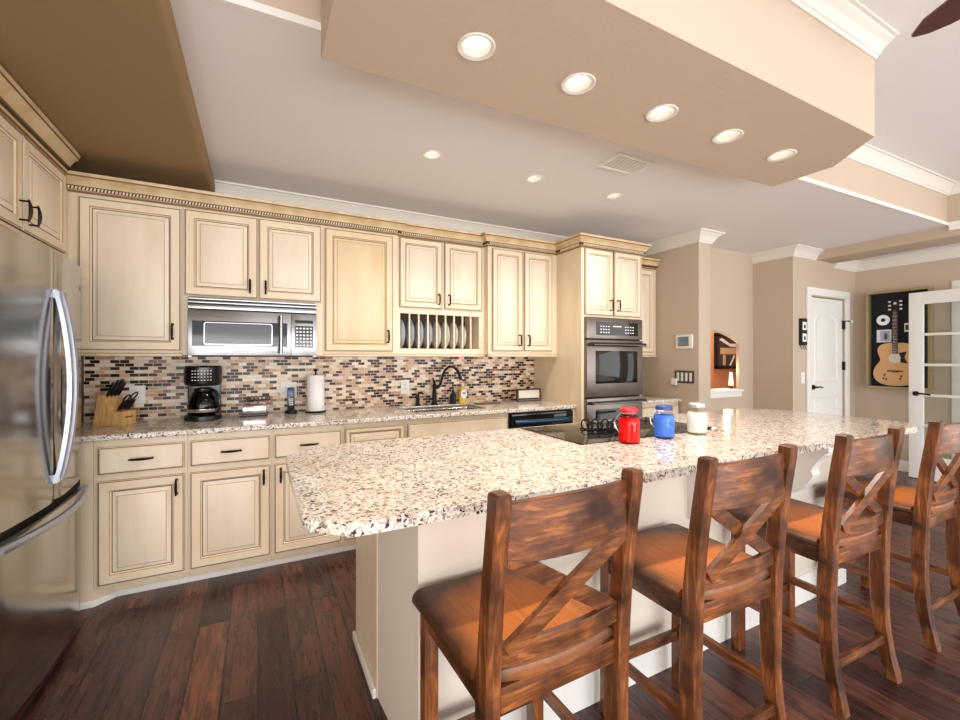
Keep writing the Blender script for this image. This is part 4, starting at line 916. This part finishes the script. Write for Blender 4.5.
# ---------------------------------------------------------------- ceiling fittings
def downlight(x, y, z, r, label, group, power):
    t = thing('recessed_light', label, 'ceiling light', (x, y, z), group)
    MB().lathe((x, y, z), [(r*.93, -.0005), (r*1.2, -.0005), (r*1.2, -.003), (r*1.14, -.005), (r*.95, -.003)], 'trim_white', 40, cap=False).build('trim_ring', t)
    MB().lathe((x, y, z), [(r*.97, .0), (r*.9, .025), (r*.8, .05), (r*.72, .062), (r*.8, .066), (r*.96, .05)], 'baffle_grey', 40, cap=False).build('baffle', t)
    MB().lathe((x, y, z), [(.003, .026), (r*.4, .028), (r*.6, .036), (r*.66, .05), (.003, .06)], 'bulb', 32).build('bulb', t)
    d = bpy.data.lights.new('downlight', 'SPOT'); d.energy = power; d.color = (1, .9, .78); d.spot_size = math.radians(130); d.spot_blend = .8; d.shadow_soft_size = .04
    o = bpy.data.objects.new('downlight', d); COL.objects.link(o); o.parent = t; o.location = (0, 0, -.02)
bl = ['recessed light at the clipped end of the hanging ceiling box nearest the refrigerator', 'second recessed light along the hanging ceiling box, counting from the refrigerator', 'middle recessed light of the five in the hanging ceiling box', 'fourth recessed light along the hanging ceiling box, counting from the refrigerator', 'recessed light at the hall end of the hanging ceiling box']
for (x, y), l in zip(BOXL, bl): downlight(x, y, BOXZ, .058, l, 'recessed lights in the hanging box', 20)
ll = ['recessed light in the low white ceiling above the cabinets nearest the microwave', 'recessed light in the low white ceiling in front of the plate rack', 'recessed light in the low white ceiling in front of the oven tower']
for (x, y), l in zip(LOWL, ll): downlight(x, y, LOW, .052, l, 'recessed lights in the low ceiling', 20)
t = thing('air_vent', 'white louvred air vent in the low ceiling', 'vent', (2.07, 2.0, LOW))
mb = MB(); zc = LOW-.0005
for a_, b_, c_, d_ in ((1.92, 2.22, 1.90, 1.925), (1.92, 2.22, 2.075, 2.10), (1.92, 1.945, 1.925, 2.075), (2.195, 2.22, 1.925, 2.075)): mb.box(a_, b_, c_, d_, zc-.012, zc, 'trim_white', .003)
mb.build('frame', t)
mb = MB().box(1.945, 2.195, 1.925, 2.075, zc-.002, zc, 'black_matte')
for k in range(10):
    y = 1.932+k*.0145; mb.loft([[(x_, y, zc-.009), (x_, y+.0115, zc-.009), (x_, y+.0136, zc-.0025), (x_, y+.011, zc-.0025)] for x_ in (1.946, 2.194)], 'trim_white')
mb.build('louvres', t)

# ceiling fan
M['fan_wood'] = mat('fan_wood', (92, 56, 54), .35)
t = thing('ceiling_fan', 'dark wood ceiling fan blade tip reaching in below the high ceiling', 'ceiling fan', (2.12, .15, 2.65))
MB().cyl((2.12, .15, 2.72), (2.12, .15, 2.924), .015, 'bronze').lathe((2.12, .15, 2.65), [(.004, -.06), (.07, -.05), (.10, -.01), (.10, .05), (.06, .075), (.004, .08)], 'bronze', 32).lathe((2.12, .15, 2.90), [(.02, 0), (.06, .02), (.07, .024)], 'bronze', 28).build('motor', t)
a0 = math.atan2(.771-.15, 2.436-2.12)
for k in range(5):
    a_ = a0-.02+2*PI*k/5; dx, dy = math.cos(a_), math.sin(a_); nx, ny = -dy, dx
    pr = [(.20, -.05), (.45, -.07), (.54, -.062), (.60, -.042), (.655, -.01), (.682, .025), (.678, .035), (.64, .05), (.60, .064), (.45, .066), (.20, .05)]
    mb = MB(); mb.loft([[(2.12+dx*r+nx*s_, .15+dy*r+ny*s_, 2.65+z_+s_*.15) for r, s_ in pr] for z_ in (-.004, .004)], 'fan_wood'); bl_ = mb.build('blade', t)
    MB().loft([[(2.12+dx*r+nx*s_, .15+dy*r+ny*s_, z_+s_*.15) for r, s_ in ((.08, -.02), (.24, -.03), (.24, .03), (.08, .02))] for z_ in (2.655, 2.66)], 'bronze').build('blade_iron', bl_)

# ---------------------------------------------------------------- counter stools
def arc_board(x0, x1, z0, z1, yfun, th, m, n=12, z1f=None):
    mb = MB(); loops = []
    for k in range(n+1):
        x = x0+(x1-x0)*k/n; y = yfun(x); zt = z1 if z1f is None else z1f(x); c = .003
        loops.append([(x, y-th/2, z0+c), (x, y-th/2+c, z0), (x, y+th/2-c, z0), (x, y+th/2, z0+c), (x, y+th/2, zt-c), (x, y+th/2-c, zt), (x, y-th/2+c, zt), (x, y-th/2, zt-c)])
    return mb.loft(loops, m)
def make_stool():
    t = thing('counter_stool', '', 'stool', (0, 0, 0), 'x-back wooden stools along the island')
    # seat, y: front +.21, back -.20
    n = 14; mb = MB(); grid = {}
    def prof(s_): return .235-.004*s_   # half width
    loops = []
    ys = [-.2, -.196, -.17, -.1655, -.1635]+[-.17+.36*k/10 for k in range(1, 10)]+[.19, .21, .215]
    for y in ys:
        hw = .222+(.012*(y+.2)/.41) if y > -.165 else .1765
        if y > .2: hw -= .012
        if y == .215: hw -= .006
        e = 1 if y in (-.2, .215) else 0; lp = []
        xs = [-hw, -hw+.004, -hw+.016, -hw*.6, -hw*.25, 0, hw*.25, hw*.6, hw-.016, hw-.004, hw]
        for x in xs:
            ed = min(hw-abs(x), .016)/.016; dish = .007*max(0, 1-(x/(hw*.85))**2)*max(0, 1-((y+.02)/.19)**2)
            z = .622-.011*(1-ed)**2-dish-(.010 if e else 0)
            yy = y-.020*(1-(x/hw)**2) if y < -.19 else y
            lp.append((x, yy, z))
        lp += [(hw, y-(.020*0 if 1 else 0), .600), (hw*.6, (y-.020*(1-.36) if y < -.19 else y), .592), (0, (y-.020 if y < -.19 else y), .592), (-hw*.6, (y-.020*(1-.36) if y < -.19 else y), .592), (-hw, y, .600)]
        loops.append(lp)
    mb.loft(loops, 'timber_seat'); mb.build('seat', t, smooth=50)
    # rear posts: y curve with height
    def ypost(z):
        if z < 0: return -.238+z/4
        pts = [(0, -.238), (.12, -.208), (.25, -.192), (.42, -.188), (.6, -.195), (.8, -.213), (1.035, -.247)]
        for (a, ya), (b_, yb) in zip(pts, pts[1:]):
            if z <= b_: return ya+(yb-ya)*(z-a)/(b_-a)
        return pts[-1][1]
    zs = [0, .04, .08, .12, .18, .25, .33, .42, .5, .6, .7, .8, .9, .99, 1.03, 1.035]
    for s_ in (-1, 1):
        mb = MB(); loops = []
        for z in zs:
            y = .5*ypost(z-.03)+.5*ypost(min(1.035, z+.03)); d = .021+.006*math.exp(-((z-.45)/.25)**2); w_ = .019
            if z > 1.032: d -= .004; w_ -= .004
            if z == 0: d = .019
            c = .003; xc = s_*.197
            loops.append([(xc+a, y+b_, z+.0005) for a, b_ in ((-w_, -d+c), (-w_+c, -d), (w_-c, -d), (w_, -d+c), (w_, d-c), (w_-c, d), (-w_+c, d), (-w_, d-c))])
        mb.loft(loops, 'timber_z'); mb.build('back_post', t)
        mb = MB().box(s_*.19-.021, s_*.19+.021, .142, .184, .0005, .5905, 'timber_z', .003); mb.build('front_leg', t)
        mb = MB().loft([[(s_*.19-.010, yy, z0), (s_*.19+.010, yy, z0), (s_*.19+.010, yy, z0+.032), (s_*.19-.010, yy, z0+.032)] for yy, z0 in ((-.178, .216), (.141, .216))], 'timber_y'); mb.build('side_stretcher', t)
        mb = MB().box(s_*.193-.010, s_*.193+.010, -.172, .141, .53, .5905, 'timber_y', .002); mb.build('side_apron', t)
    MB().box(-.168, .168, .153, .173, .175, .213, 'timber_x', .002).build('front_stretcher', t)
    MB().box(-.177, .177, -.215, -.195, .14, .175, 'timber_x', .002).build('rear_stretcher', t)
    MB().box(-.168, .168, .153, .173, .53, .5905, 'timber_x', .002).build('front_apron', t)
    MB().box(-.177, .177, -.205, -.182, .53, .588, 'timber_x', .002).build('rear_apron', t)
    def yb(z, dep): return lambda x: ypost(z)-dep*(1-(x/.18)**2)
    arc_board(-.177, .177, .877, 1.008, yb(.94, .026), .02, 'timber_x', z1f=lambda x: 1.008+.006*(1-(x/.18)**2)).build('top_rail', t)
    arc_board(-.177, .177, .638, .688, yb(.66, .022), .02, 'timber_x').build('lower_rail', t)
    for s_, off in ((-1, .012), (1, -.006)):
        mb = MB(); A_ = Vector((-s_*.165, ypost(.69)-.012+off, .675)); B_ = Vector((s_*.165, ypost(.87)-.012+off, .885)); d = (B_-A_).normalized(); up = Vector((0, 1, 0)); sd = d.cross(up).normalized(); w_ = .02; th = .008
        if s_ == 1: pass
        mb.loft([[p+sd*w_+up*th, p-sd*w_+up*th, p-sd*w_-up*th, p+sd*w_-up*th] for p in (A_, B_)], 'timber_x'); mb.build('cross_brace', t)
    return t
st = make_stool()
spots = [(.64, 1.03, 1.5, 'x-back wooden counter stool at the clipped end of the island, nearest the camera'),
         (1.338, 1.03, -1.0, 'x-back wooden counter stool, second in the row counting from the island end nearest the refrigerator'),
         (2.125, 1.03, -2.0, 'x-back wooden counter stool, third in the row counting from the island end nearest the refrigerator'),
         (2.92, 1.02, -1.0, 'x-back wooden counter stool at the hall end of the row, beside the french door')]
for i, (x, y, r, l) in enumerate(spots):
    o = st if i == 0 else copy_tree(st)
    o.location = (x, y, 0); o.rotation_euler = (0, 0, math.radians(r)); o['label'] = l

for o in bpy.data.objects:
    if '_o' in o: del o['_o']
